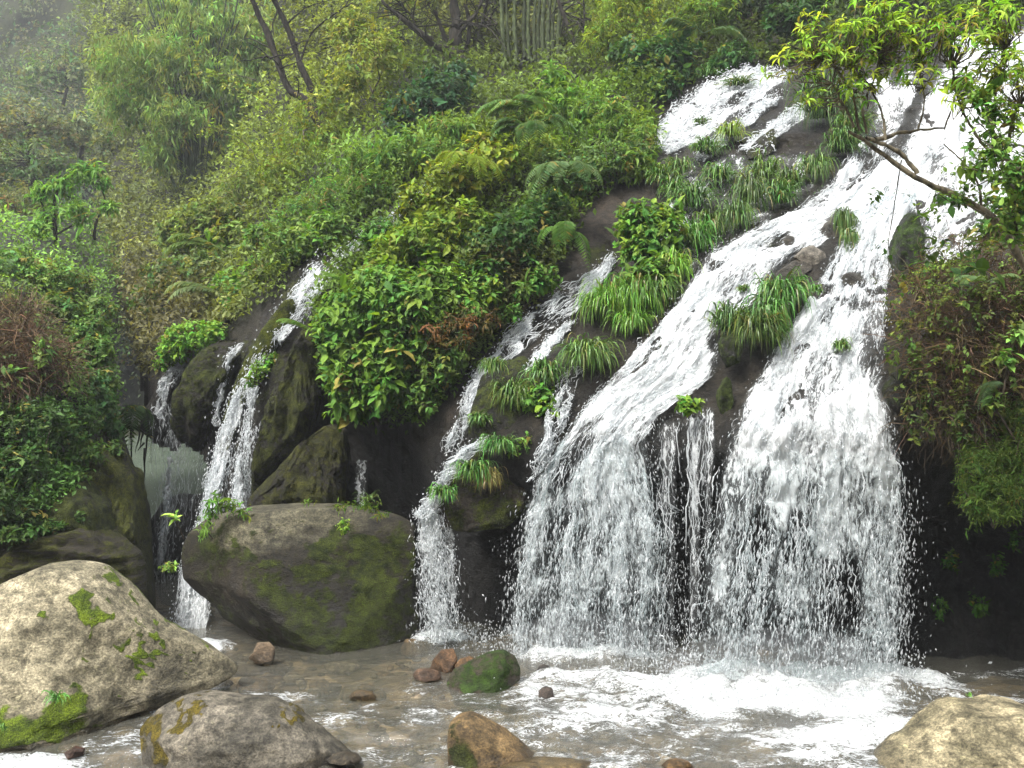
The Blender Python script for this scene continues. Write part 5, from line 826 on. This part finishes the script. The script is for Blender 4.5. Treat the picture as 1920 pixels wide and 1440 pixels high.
# grass tufts: (x, y, width px, height px, what tells it apart)
T_ = [(1540,230,120,150,'largest drooping grass tuft, below the leaning branch tips'),(1575,290,80,90,'grass tuft below right of the largest drooping tuft'),(1525,330,70,80,'grass tuft touching the left edge of the main white water'),(1590,215,60,70,'grass tuft half hidden by the leaning branch tips'),
(1368,258,64,60,'yellowish grass tuft in the middle of the upper cascade'),(1313,236,34,34,'small grass tuft at the left of the upper cascade'),(1325,292,70,60,'grass tuft below the upper cascade, at its left foot'),(1272,330,60,60,'leftmost grass tuft on the ledge under the upper cascade'),(1348,340,76,70,'grass tuft in the middle of the ledge under the upper cascade'),
(1262,365,60,60,'grass tuft just above the broad leaved green bush'),(1300,392,86,100,'long drooping grass tuft right of the broad leaved green bush'),(1432,345,76,84,'grass tuft on the right end of the ledge under the upper cascade'),(1462,385,70,80,'grass tuft hanging on the right side of the wet ledge'),(1405,385,80,90,'grass tuft in the middle of the wet ledge row'),(1380,420,70,80,'lowest grass tuft of the wet ledge row'),
(1300,470,70,80,'grass tuft with wide blades at the edge of the white water'),(1262,520,60,70,'grass tuft below the wide bladed tuft'),(1150,590,90,90,'bright grass tuft right of the narrow waterfall'),(1200,570,80,80,'grass tuft right beside the bright tuft near the narrow waterfall'),(1185,615,60,60,'leafy lower grass tuft beneath the bright tuft'),(1110,590,50,60,'thin grass tuft at the right edge of the narrow waterfall'),
(1100,680,92,84,'round fountain shaped grass tuft left of the broad falls'),(1022,715,60,66,'grass tuft on top of the mossy rock head'),(965,755,64,66,'grass tuft on the left of the mossy rock head'),(898,790,36,30,'small grass tuft low on the mossy rock head'),(925,695,40,44,'sparse grass tuft at the upper left of the mossy rock head'),
(1365,625,72,84,'left hanging grass tuft in the middle of the broad falls'),(1418,640,84,84,'front hanging grass tuft in the middle of the broad falls'),(1462,575,84,80,'top hanging grass tuft in the middle of the broad falls'),(1440,605,60,66,'hanging grass tuft between the front and top ones mid falls'),
(1392,547,18,18,'tiny grass tuft on the wet rock ridge'),(1524,550,24,22,'small grass tuft beside the low dark rock'),(1582,415,46,60,'water battered grass tuft beside the lichen grey rock'),(1590,452,36,44,'limp wet grass tuft under the water battered tuft'),(1575,655,24,26,'faint grass tuft drowned in the right falls'),
(935,842,60,40,'grass tuft on top of the overhanging mossy rock'),(888,895,60,50,'grass tuft on the face of the overhanging mossy rock'),(832,932,44,36,'grass tuft at the left end of the overhanging mossy rock'),(915,905,40,40,'dry brownish grass tuft on the overhanging mossy rock'),
(1385,165,60,30,'grass strip at the head of the upper cascade'),(1330,150,50,30,'grass patch at the left head of the upper cascade')]
for (x, y, a, b, lab) in T_:
    dd = None
    if y > 800: dd = 11.25 - .001 * (y - 830)
    elif 880 < x < 1045 and y > 640: dd = 11.65
    elif 1340 < x < 1480 and 560 < y < 660: dd = float(slope_d(x, y)) - .22
    pal = {}
    if 'dry' in lab: pal = dict(col0=(.09,.07,.025), col1=(.2,.13,.06), dead=.5)
    elif 'yellowish' in lab: pal = dict(col0=(.06,.09,.014), col1=(.16,.2,.03))
    elif 'bright' in lab or 'wide' in lab: pal = dict(col0=(.05,.11,.018), col1=(.12,.21,.03), wid=.010 if 'wide' in lab else .0075)
    elif 'wet' in lab and 'limp' in lab or 'battered' in lab: pal = dict(bend=1.8)
    q = .92 if 200 < y < 460 and 1220 < x < 1620 else 1.15; tuft(lab, x, y, a * q, b * q * .95, int((150 + a * b / 30) * (.75 if q < 1 else 1)), d=dd, **pal)
for (x, y, a, b) in [(1238,345,44,44),(1482,352,46,48),(1332,432,46,52)]:
    tuft('drooping grass tuft among those crowding the wet ledge between upper cascade and white water', x, y, a * 1.2, b * 1.12, int(130 + a * b / 32), group='tufts crowding the wet ledge')
for (x, y, a, b, lab) in [(1240,560,60,60,'grass tuft below the leafy bush that touches the white water'),(1168,552,44,50,'narrow grass tuft above the bright tuft near the narrow waterfall'),(1600,255,60,66,'grass tuft at the root of the leaning branch tips'),(1450,640,40,44,'small hanging grass tuft under the front one mid falls')]:
    tuft(lab, x, y, a * 1.2, b * 1.12, int(150 + a * b / 30), group='grass tufts on the falls')
tuft('tuft of long green blades on the mossy foot of the largest boulder', 108, 1316, 44, 44, 46, (.06,.13,.03), (.12,.22,.06), d=8.15, wid=.005, group='small tufts on the boulders')
tuft('small tuft at the very left of the mossy boulder foot', 8, 1372, 26, 44, 26, (.05,.11,.02), (.1,.2,.04), d=8.1, wid=.004, group='small tufts on the boulders')
tuft('tiny sprout on the crest of the pale angular boulder', 1815, 1306, 10, 12, 12, (.08,.16,.03), (.14,.24,.05), d=7.85, wid=.004, group='small tufts on the boulders')
tuft('thin pale grass on the crest of the massive boulder', 690, 940, 44, 34, 60, (.08,.10,.03), (.16,.17,.05), d=11.6, wid=.003, group='small tufts on the boulders', bend=.4)
# ferns
fern('large arching fern on top of the mound', 975, 205, 16.8, 1.15, 8, (.075,.125,.04))
fern('pale fern frond pair arching left out of the mound', 1000, 205, 16.4, 1.1, 3, (.10,.15,.06), [175, 200, 160])
fern('dark drooping fern in front of the yellow green bush of the mound', 1000, 245, 15.4, 1.0, 9, (.05,.085,.03), arch=.8)
fern('fern with hanging pale fronds over the dark shaded bush', 1060, 330, 13.9, .95, 6, (.075,.11,.055), [200, 230, 260, 290, 320, 250], .9)
fern('fern hanging beside the bare earth bank', 1060, 440, 13.1, .8, 6, (.055,.10,.025), [230, 260, 290, 310, 250, 275], 1.0)
fern('yellow green fern left of the half hidden upper trickle', 880, 300, 14.3, .9, 6, (.12,.15,.02), [190, 220, 250, 280, 320, 0], .8)
fern('grey green fern at the forest edge above the upper cascade', 1320, 62, 18.6, 1.3, 5, (.055,.085,.05), [180, 200, 340, 0, 160])
fern('fern above the dome shaped plant at left', 420, 470, 17.6, 1.3, 5, (.085,.115,.05), [170, 200, 0, 20, 190])
fern('pale frond fern pointing down left above the dome shaped plant', 420, 555, 16.5, 1.2, 3, (.12,.14,.08), [190, 205, 215], .6)
fern('fern frond reaching over the left waterfall head', 690, 545, 13.2, .85, 3, (.11,.16,.05), [165, 180, 195], .2)
fern('small fern frond left of the large overhanging bush', 598, 628, 13.3, .75, 2, (.10,.15,.05), [185, 195], .5)
fern('fern drooping down the dark tufa at the far left', 268, 770, 16.0, .9, 5, (.03,.05,.022), [250, 270, 290, 230, 310], 1.4)
fern('grey fern hanging in the shade of the right bank', 1880, 725, 9.0, .42, 4, (.06,.085,.05), [180, 200, 220, 160], .8)
fern('pale fern frond in the brown twigs of the right bank', 1850, 530, 9.1, .5, 3, (.09,.12,.06), [200, 180, 330], .6)
fern('fern at the top of the left bank', 20, 500, 15.2, .9, 5, (.06,.10,.045), [250, 280, 300, 230, 200], .9)
# ------------------------------------------------------------------ trees
TRK = (.022, .019, .015)
def tree(label, limbs_, crowns, col, size, tips, per=6, T=OVATE, name='tree', r0=.1, trunkcol=TRK, tipcol=None, group=None, fill=.35, bare=0, droop=.4):
    """limbs_: polylines (x, y, distance) with start and end radius; crowns: ellipsoids of leaves."""
    SID[0] += 1; rng = np.random.default_rng(SID[0]); base = line_px(limbs_[0][0])[0]; e = empty(name, base, label, 'tree', group); acc = Acc(); ps = []
    for pts, a, b in limbs_: ps.append(limb(acc, pts, a, b, trunkcol, 26, 8, .35, rng))
    nodes = np.concatenate([p[6:] for p in ps])
    if bare:                                                         # twigs off the limbs
        i = rng.integers(0, len(nodes), bare); k = 7; d = norm(rng.normal(size=(bare, 3)) + UP * .5); L = rng.uniform(.5, 1.9, bare); p = [nodes[i]]
        for _ in range(1, k): d = norm(d + rng.normal(size=(bare, 3)) * .22 - UP * .05); p.append(p[-1] + d * (L / k)[:, None])
        p = np.stack(p, 1); V, F = tubes(p, np.linspace(.022, .005, k)[None] * rng.uniform(.6, 1.3, (bare, 1)), 4); acc.add(V, F, col=np.array(trunkcol)); nodes = np.concatenate([nodes, p[:, -1]])
    if crowns:
        tp, out, _ = blob_tips(crowns, tips, rng, fill); A = Acc(); clusters(A, tp, out, per, size, col, T, rng, droop, 1.0, .9, .25, .12, tipcol)
        m = min(60, tips); near = ((tp[:m, None] - nodes[None]) ** 2).sum(-1).argmin(1); a, b = nodes[near], tp[:m]; mid = (a + b) / 2 + rng.normal(size=a.shape) * .1 - UP * .05
        V, F = tubes(np.stack([a, mid, b], 1), np.array([[.018, .011, .005]]) * np.linalg.norm(b - a, axis=1)[:, None] ** .5, 4); acc.add(V, F, col=np.array(trunkcol))
        A.build('crown', LEAF, e, False, base)
    acc.build('trunk', BARK, e, True, base); return e
tree('left one of two slanting bare trunks behind the yellow green shrubs', [([(612,250,23),(575,190,23),(545,165,23),(525,110,23),(505,50,23),(478,-10,23),(450,-70,23)], .11, .05), ([(545,165,23),(520,120,22.8),(500,110,22.5)], .03, .01)], [(470,-70,90,40,23)], OL, .13, 160, bare=10)
tree('right one of two slanting bare trunks behind the yellow green shrubs', [([(622,250,23.3),(590,180,23.3),(560,120,23.3),(535,50,23.3),(510,0,23.3),(490,-60,23.3)], .10, .05), ([(560,120,23.3),(585,60,23.4),(640,15,23.5),(660,-20,23.6)], .03, .012)], [(520,-80,90,40,23.3)], OL, .13, 160, bare=8)
tree('crooked dark tree with many bare limbs at the edge of the wood', [([(862,118,24),(852,85,24),(848,50,24),(838,0,24),(845,-60,24)], .22, .09), ([(850,95,24),(815,80,23.8),(780,55,23.6),(745,30,23.5),(712,0,23.4)], .12, .04), ([(848,60,24),(870,40,24),(905,45,23.8),(935,42,23.7)], .05, .02), ([(848,70,24),(890,20,24),(905,-30,24)], .07, .03), ([(838,80,24.2),(815,20,24.4),(800,-30,24.5)], .06, .03), ([(780,55,23.6),(770,30,23.6),(735,-10,23.5)], .04, .015), ([(862,118,24.3),(880,70,24.5),(872,10,24.6),(866,-40,24.7)], .08, .03)], [(760,-20,90,50,24),(900,-20,60,40,24.5)], (.10,.115,.025), .12, 220, 5, bare=110, name='crooked_tree', tipcol=(.2,.18,.03))
tree('thin dark tree between the crooked tree and the bamboo grove', [([(905,110,25),(900,60,25),(912,0,25),(905,-60,25)], .06, .03), ([(900,60,25),(925,20,25),(930,-20,25)], .03, .015)], None, OL, .1, 0, bare=26)
tree('young tree with bright green rosettes by the far left bank', [([(105,470,22),(104,430,22),(100,390,22),(120,340,22),(150,310,22)], .06, .02), ([(104,430,22),(80,390,22),(70,360,22)], .03, .015), ([(104,440,22),(140,420,22),(160,400,22)], .03, .015), ([(178,450,22),(180,420,22),(195,380,22),(190,350,22)], .045, .015)], [(165,322,34,22,22),(120,345,30,22,22),(80,360,26,20,22),(190,340,20,16,22),(150,395,26,26,21.8),(95,400,30,26,22),(75,430,30,20,21.8),(205,385,16,12,22)], (.085,.165,.038), .19, 300, 6, LANCE, name='young_tree', tipcol=(.16,.25,.07), fill=.3)
for (x, y, rx_, ry_, d, c, lab) in [(50,230,90,50,40,(0.115,0.115,0.068),'greyish feathery tree at the far left, below the hazy hill'),(150,250,60,40,42,(0.095,0.115,0.061),'grey green tree right of the greyish feathery tree'),(60,300,110,50,34,(0.068,0.095,0.041),'dark olive tree under the greyish feathery tree'),(40,390,60,60,28,(0.095,0.101,0.043),'brownish thin leaved tree above the visitors'),(230,190,60,50,48,(0.061,0.101,0.047),'hazy mid green tree left of the tall bamboo clump'),(210,290,50,50,40,(0.068,0.081,0.041),'dark shaded tree between bamboo clump and bright young tree'),(250,400,40,60,34,(0.081,0.088,0.047),'drab thicket tree below left of the bamboo clump'),(120,130,80,50,56,(0.081,0.115,0.054),'hazy olive tree on the lower far hill'),(270,480,40,40,27,(0.088,0.101,0.043),'olive tree just left of the rounded light green bush')]:
    tree(lab, [([(x, y + ry_ * 1.4, d), (x + 4, y + ry_ * .5, d), (x - 3, y, d)], .12, .04)], [(x, y, rx_, ry_, d), (x - rx_ * .5, y + ry_ * .4, rx_ * .6, ry_ * .6, d), (x + rx_ * .5, y + ry_ * .3, rx_ * .6, ry_ * .6, d)], c, .15 * (d / 25) ** .5, 420, 6, KITE if d > 30 else LANCE, fill=.3)
def leafy_branch(label, pts, n, col, size, r=.012, T=KITE, name='leafy_branch'):
    SID[0] += 1; rng = np.random.default_rng(SID[0]); acc = Acc(); p = limb(acc, pts, r, r * .3, (.09,.08,.06), 26, 5, .6, rng); e = empty(name, p[0], label, 'branch'); acc.build('stem', BARK, e, True, p[0]); A = Acc(); i = rng.integers(5, 26, n)
    clusters(A, p[i] + rng.normal(size=(n, 3)) * .12, norm(rng.normal(size=(n, 3)) + UP), 4, size, col, T, rng); A.build('foliage', LEAF, e, False, p[0])
leafy_branch('pale yellow green flowering twig slanting in front of the bamboo clump', [(512,213,21),(480,185,21),(455,170,21),(430,160,21)], 34, (.2,.25,.10), .09)
leafy_branch('long bare arching twig with a few yellow leaves left of the slanting trunks', [(500,340,21),(470,280,21),(430,250,21),(390,240,21),(365,245,21)], 44, (.13,.17,.05), .09)
leafy_branch('light leafy twig above the flowering twig', [(480,150,21.5),(440,140,21.5),(400,140,21.5),(362,128,21.5)], 44, (.15,.19,.06), .09)
# bamboo
def bamboo(label, culms, crowns, col, size, tips, r, culmcol, T=SLIM, per=7):
    SID[0] += 1; rng = np.random.default_rng(SID[0]); base = line_px([culms[0][0]])[0]; e = empty('bamboo_clump', base, label, 'bamboo')
    for pts in culms:
        acc = Acc(); p = spline(line_px(pts), 40); nodes_ = 1 + .22 * (np.arange(40) % 4 == 0); rr = r * rng.uniform(.7, 1.15); V, F = tubes(p[None], (np.linspace(rr, rr * .45, 40) * nodes_)[None], 7); c = np.array(culmcol) * math.exp(rng.normal() * .3); acc.add(V, F, col=np.repeat(np.where((np.arange(40) % 4 == 0)[:, None], c * 1.35, c), 7, 0)); acc.build('culm', BARK, e, True, base)
    tp, out, _ = blob_tips(crowns, tips, rng, .15, .7); A = Acc(); o = norm(out * .5 + rng.normal(size=out.shape) * .4 - UP * .5)
    clusters(A, tp, o, per, size, col, T, rng, .75, .75, 1.4, .3, .12, (.14,.175,.06)); A.build('foliage', LEAF, e, False, base)
rng = np.random.default_rng(8); cl = []
for i in range(22):
    x0 = 352 + rng.uniform(-12, 50); top = x0 + (x0 - 372) * rng.uniform(1.5, 4) + rng.normal() * 25; cl.append([(x0, 372, 31.5), (x0 + (top - x0) * .12, 250, 31.5), (x0 + (top - x0) * .4, 130, 31.5), (top, rng.uniform(-40, 60), 31.3)])
cl += [[(345,385,31),(300,290,31),(255,225,31),(225,190,31)], [(350,372,31.2),(325,280,31.2),(300,200,31.2),(250,110,31)]]
bamboo('tall hazy bamboo clump rising on the left behind the bushes', cl, [(300,110,130,60,31),(400,60,130,60,32),(250,190,80,60,31),(420,160,90,60,31.5),(330,220,70,50,30.5),(480,110,80,70,32.5),(350,10,120,50,33),(220,120,60,50,32),(300,290,50,50,31),(450,250,50,50,31.5)], (.12,.165,.055), .26, 2600, .05, (.03,.045,.02))
cl = []
for i, x0 in enumerate([946,955,968,985,992,1003,1010,1018,1028,1036,1047]):
    cl.append([(x0, 112 + rng.uniform(-6, 6), 24), (x0 - 2 + (x0 - 995) * .05, 50, 24), (x0 + (x0 - 995) * .15, -10, 24), (x0 + (x0 - 995) * .4, -120, 24)])
bamboo('grove of thick bamboo stems at the edge of the wood, top middle', cl, [(960,-60,110,30,24.5),(1050,-50,80,30,24.5)], (.06,.09,.024), .22, 300, .065, (.028,.036,.016))
tree('slanting thin trunk right of the bamboo grove', [([(1080,85,23.5),(1062,40,23.5),(1045,-10,23.5),(1035,-60,23.5)], .06, .04)], None, OL, .1, 0, bare=16)
tree('thin upright stem at the right edge of the bamboo grove', [([(1092,90,23),(1096,40,23),(1094,-30,23)], .03, .02)], None, OL, .1, 0, bare=14)
shrub('wall of shaded leaves behind the bamboo grove and the crooked tree', [(850,0,120,90,29),(1000,20,120,80,29),(1120,0,90,80,28),(740,-20,120,80,30),(620,-20,100,60,32)], (.04,.05,.015), .17, 1500, 6, KITE, name='thicket', cat='thicket', stems=30, r0=.05, fill=.2)
shrub('dark thicket over the head of the upper cascade', [(1420,20,110,70,21),(1560,0,120,60,20.5),(1700,-20,120,50,20),(1850,-30,120,50,20)], (.022,.036,.012), .16, 1100, 6, KITE, name='thicket', cat='thicket', stems=24, r0=.05, fill=.2)
# overhanging tree at the right
SID[0] += 1; rng = np.random.default_rng(SID[0]); acc = Acc(); bc = (.14,.12,.085)
main = [([(1990,640,8.0),(1935,530,7.9),(1880,430,7.8),(1835,385,7.7),(1780,352,7.6),(1715,325,7.5),(1660,285,7.45),(1620,255,7.4),(1590,235,7.4)], .042, .013), ([(1720,326,7.5),(1690,290,7.5),(1650,270,7.45),(1620,262,7.4)], .022, .014), ([(1640,262,7.4),(1690,248,7.5),(1720,245,7.5),(1770,244,7.5)], .020, .008),
        ([(1600,238,7.4),(1580,190,7.35),(1560,150,7.3)], .014, .006), ([(1625,250,7.4),(1620,200,7.35),(1640,150,7.3),(1650,110,7.3)], .013, .006), ([(1612,245,7.4),(1600,180,7.35),(1570,130,7.3),(1540,110,7.3)], .012, .005), ([(1660,262,7.4),(1650,200,7.4),(1600,120,7.3)], .012, .005),
        ([(1990,420,7.3),(1930,340,7.3),(1885,300,7.3),(1860,250,7.3),(1870,180,7.3),(1890,100,7.2)], .035, .010), ([(1880,300,7.3),(1840,260,7.3),(1810,200,7.3),(1790,120,7.3)], .016, .006), ([(1960,260,7.1),(1910,200,7.1),(1885,290,7.2),(1870,310,7.2)], .018, .01), ([(1950,380,7.4),(1890,345,7.4),(1840,320,7.4),(1800,330,7.4)], .02, .006), ([(1770,244,7.5),(1790,190,7.4),(1800,130,7.4)], .009, .004), ([(1720,246,7.5),(1735,190,7.4),(1725,120,7.4)], .009, .004), ([(1840,386,7.7),(1830,340,7.6),(1800,300,7.5),(1770,270,7.5)], .012, .005)]
nodes = np.concatenate([limb(acc, p, a, b, bc, 26, 7, .5, rng)[5:] for p, a, b in main])
e = empty('overhanging_tree', line_px(main[0][0])[0], 'tree with yellow green leaf rosettes leaning over the falls from the right edge', 'tree'); bpos = np.array(e.location)
cr = [(1480,90,40,30,7.2),(1520,50,40,30,7.2),(1500,130,60,24,7.25),(1590,60,70,40,7.2),(1560,110,70,40,7.25),(1660,50,70,50,7.2),(1640,120,60,40,7.3),(1740,60,80,50,7.2),(1720,130,60,50,7.3),(1830,60,90,60,7.1),(1850,140,70,50,7.1),(1800,170,70,40,7.2),(1890,220,40,60,7.1),(1870,30,80,30,7.0),(1700,10,160,20,7.2),(1530,180,50,24,7.3),(1600,160,50,30,7.3),(1900,120,40,60,6.9)]
tp, out, _ = blob_tips(cr, 560, rng, .2, .8); out = norm(out * .5 + UP * .7 + np.array([-.3, -.2, 0]))
near = (((tp[:, None] - nodes[None]) ** 2).sum(-1) + np.maximum(nodes[None, :, 2] - tp[:, None, 2], 0) * .6).argmin(1); a = nodes[near]; mid = a * .5 + tp * .5 + rng.normal(size=tp.shape) * .05 - UP * .03
V, F = tubes(np.stack([a, mid, tp], 1), np.array([[.0065, .0045, .0022]]) * np.ones((len(tp), 1)), 4); acc.add(V, F, col=np.array(bc))
A = Acc(); rosettes(A, tp, out, 7, .08, (.18,.25,.035), LANCE, rng, .35, old=(.13,.10,.03)); A.build('crown', LEAF, e, False, bpos); acc.build('trunk', BARK, e, True, bpos)
shrub('vine with dark round leaves climbing the right edge over the white water', [(1860,280,60,70,6.9),(1900,330,40,60,6.8),(1780,370,60,30,7.4),(1820,320,50,40,7.2),(1890,420,36,50,7.0),(1840,200,50,50,7.0)], (.055,.10,.022), .06, 330, 4, OVATE, name='vine', cat='vine', fill=.1, root=P(1990,520,7.2), r0=.012, stems=90, stemcol=(.06,.05,.035), tipcol=(.14,.2,.04))
leafy_branch('thin dark twig hanging down in front of the white water', [(1690,300,7.6),(1680,370,7.7),(1668,440,7.8),(1666,490,7.9),(1676,560,8.0)], 16, (.05,.09,.02), .06, .006, OVATE, 'hanging_twig')
leafy_branch('hanging twig with dark leaves left of the thick leaning branch', [(1760,345,7.6),(1740,400,7.6),(1720,450,7.6),(1735,470,7.6)], 20, (.05,.085,.02), .065, .005, OVATE, 'hanging_twig')
leafy_branch('short twig of dark leaves before the right white water', [(1850,395,7.6),(1830,440,7.6),(1800,470,7.6),(1770,485,7.6),(1745,478,7.6)], 24, (.04,.075,.02), .07, .005, OVATE, 'hanging_twig')
# visitors on the left bank
def person(label, x, y, d, face, shirt, trousers, hair, arm=0):
    """A standing figure grown from a skeleton of joints; (x, y) is the top of the head."""
    Hm = 1.68; top = P(x, y, d); e = empty('person', top - UP * Hm, label, 'person'); e.rotation_euler = (0, 0, face)
    import bmesh
    def skin(name, pts, edges, rad, mat, col):
        me = bpy.data.meshes.new(name); me.from_pydata(pts, edges, []); o = bpy.data.objects.new(name, me); C.link(o); o.parent = e; m = o.modifiers.new('skin', 'SKIN'); m.use_smooth_shade = True
        for v, r in zip(me.skin_vertices[0].data, rad): v.radius = (r, r) if np.isscalar(r) else r
        me.skin_vertices[0].data[0].use_root = True; s = o.modifiers.new('sub', 'SUBSURF'); s.levels = s.render_levels = 2
        dg = bpy.context.evaluated_depsgraph_get(); m2 = bpy.data.meshes.new_from_object(o.evaluated_get(dg)); o.modifiers.clear(); o.data = m2; m2.materials.clear(); m2.materials.append(mat)
        t = m2.attributes.new('col', 'FLOAT_COLOR', 'POINT'); t.data.foreach_set('color', np.tile(np.r_[np.array(col), 1].astype(np.float32), len(m2.vertices))); return o
    a = arm
    skin('body', [(0,0,.92),(0,0,1.15),(0,0,1.36),(0,0,1.46),(0,-.01,1.55),(0,-.015,1.62),(-.18,0,1.36),(-.24,-.02,1.10),(-.22,-.12 - .1 * a,.90 + .3 * a),(.18,0,1.36),(.24,-.02,1.10),(.22,-.12 - .1 * a,.90 + .3 * a),(-.09,0,.88),(-.10,-.01,.48),(-.10,.02,.08),(-.10,-.12,.03),(.09,0,.88),(.10,-.01,.48),(.10,.02,.08),(.10,-.12,.03)],
         [(0,1),(1,2),(2,3),(3,4),(4,5),(2,6),(6,7),(7,8),(2,9),(9,10),(10,11),(0,12),(12,13),(13,14),(14,15),(0,16),(16,17),(17,18),(18,19)], [.12,.11,.12,.052,(.078,.095),(.07,.085),.05,.04,.032,.05,.04,.032,.08,.055,.04,.035,.08,.055,.04,.035], SKIN, (.42,.26,.19))
    skin('shirt', [(0,0,.86),(0,0,1.05),(0,0,1.22),(0,0,1.39),(-.18,0,1.37),(-.23,-.01,1.18),(.18,0,1.37),(.23,-.01,1.18)], [(0,1),(1,2),(2,3),(3,4),(4,5),(3,6),(6,7)], [(.17,.12),(.155,.115),(.17,.125),(.10,.085),.075,.06,.075,.06], CLOTH, shirt)
    skin('trousers', [(0,0,.92),(-.09,0,.86),(-.10,-.01,.48),(-.10,.02,.10),(.09,0,.86),(.10,-.01,.48),(.10,.02,.10)], [(0,1),(1,2),(2,3),(0,4),(4,5),(5,6)], [(.15,.12),.10,.075,.06,.10,.075,.06], CLOTH, trousers)
    skin('hair', [(0,.02,1.66),(0,.045,1.60),(0,.05,1.52),(0,-.03,1.665)], [(0,1),(1,2),(0,3)], [(.082,.085),(.082,.07),(.07,.05),(.06,.05)], CLOTH, hair)
    return e
person('visitor with dark reddish hair seen from behind among leaves on the left bank', 30, 441, 24, math.pi, (.5,.5,.5), (.05,.05,.07), (.085,.028,.024))
person('visitor at the very left edge in a colourful top, half turned away', 2, 440, 24, math.pi * .7, (.12,.42,.35), (.05,.05,.07), (.10,.03,.026))
person('visitor in a light blue shirt glimpsed through leaves in the gorge', 171, 537, 23, math.pi, (.42,.52,.72), (.30,.30,.32), (.04,.03,.025), 1)
person('visitor in a white top glimpsed right of the one in blue', 199, 545, 23.5, math.pi * .9, (.7,.7,.68), (.45,.45,.44), (.05,.03,.025), 1)
# ------------------------------------------------------------------ the damp air of the gorge
import bmesh
bm = bmesh.new(); bmesh.ops.create_cube(bm, size=1); hm = bpy.data.meshes.new('haze'); bm.to_mesh(hm); bm.free(); hz = bpy.data.objects.new('haze', hm); C.link(hz); hz.location = (0, 35, 33); hz.scale = (340, 230, 70); tag(hz, kind='stuff')
m, nt, N, I, out = M('haze'); pv = N('VolumePrincipled'); I(pv, 'Color', (.93, .97, 1.0)); I(pv, 'Density', .0014); I(pv, 'Anisotropy', .3); nt.links.new(pv.outputs[0], out.inputs['Volume']); hm.materials.append(m)
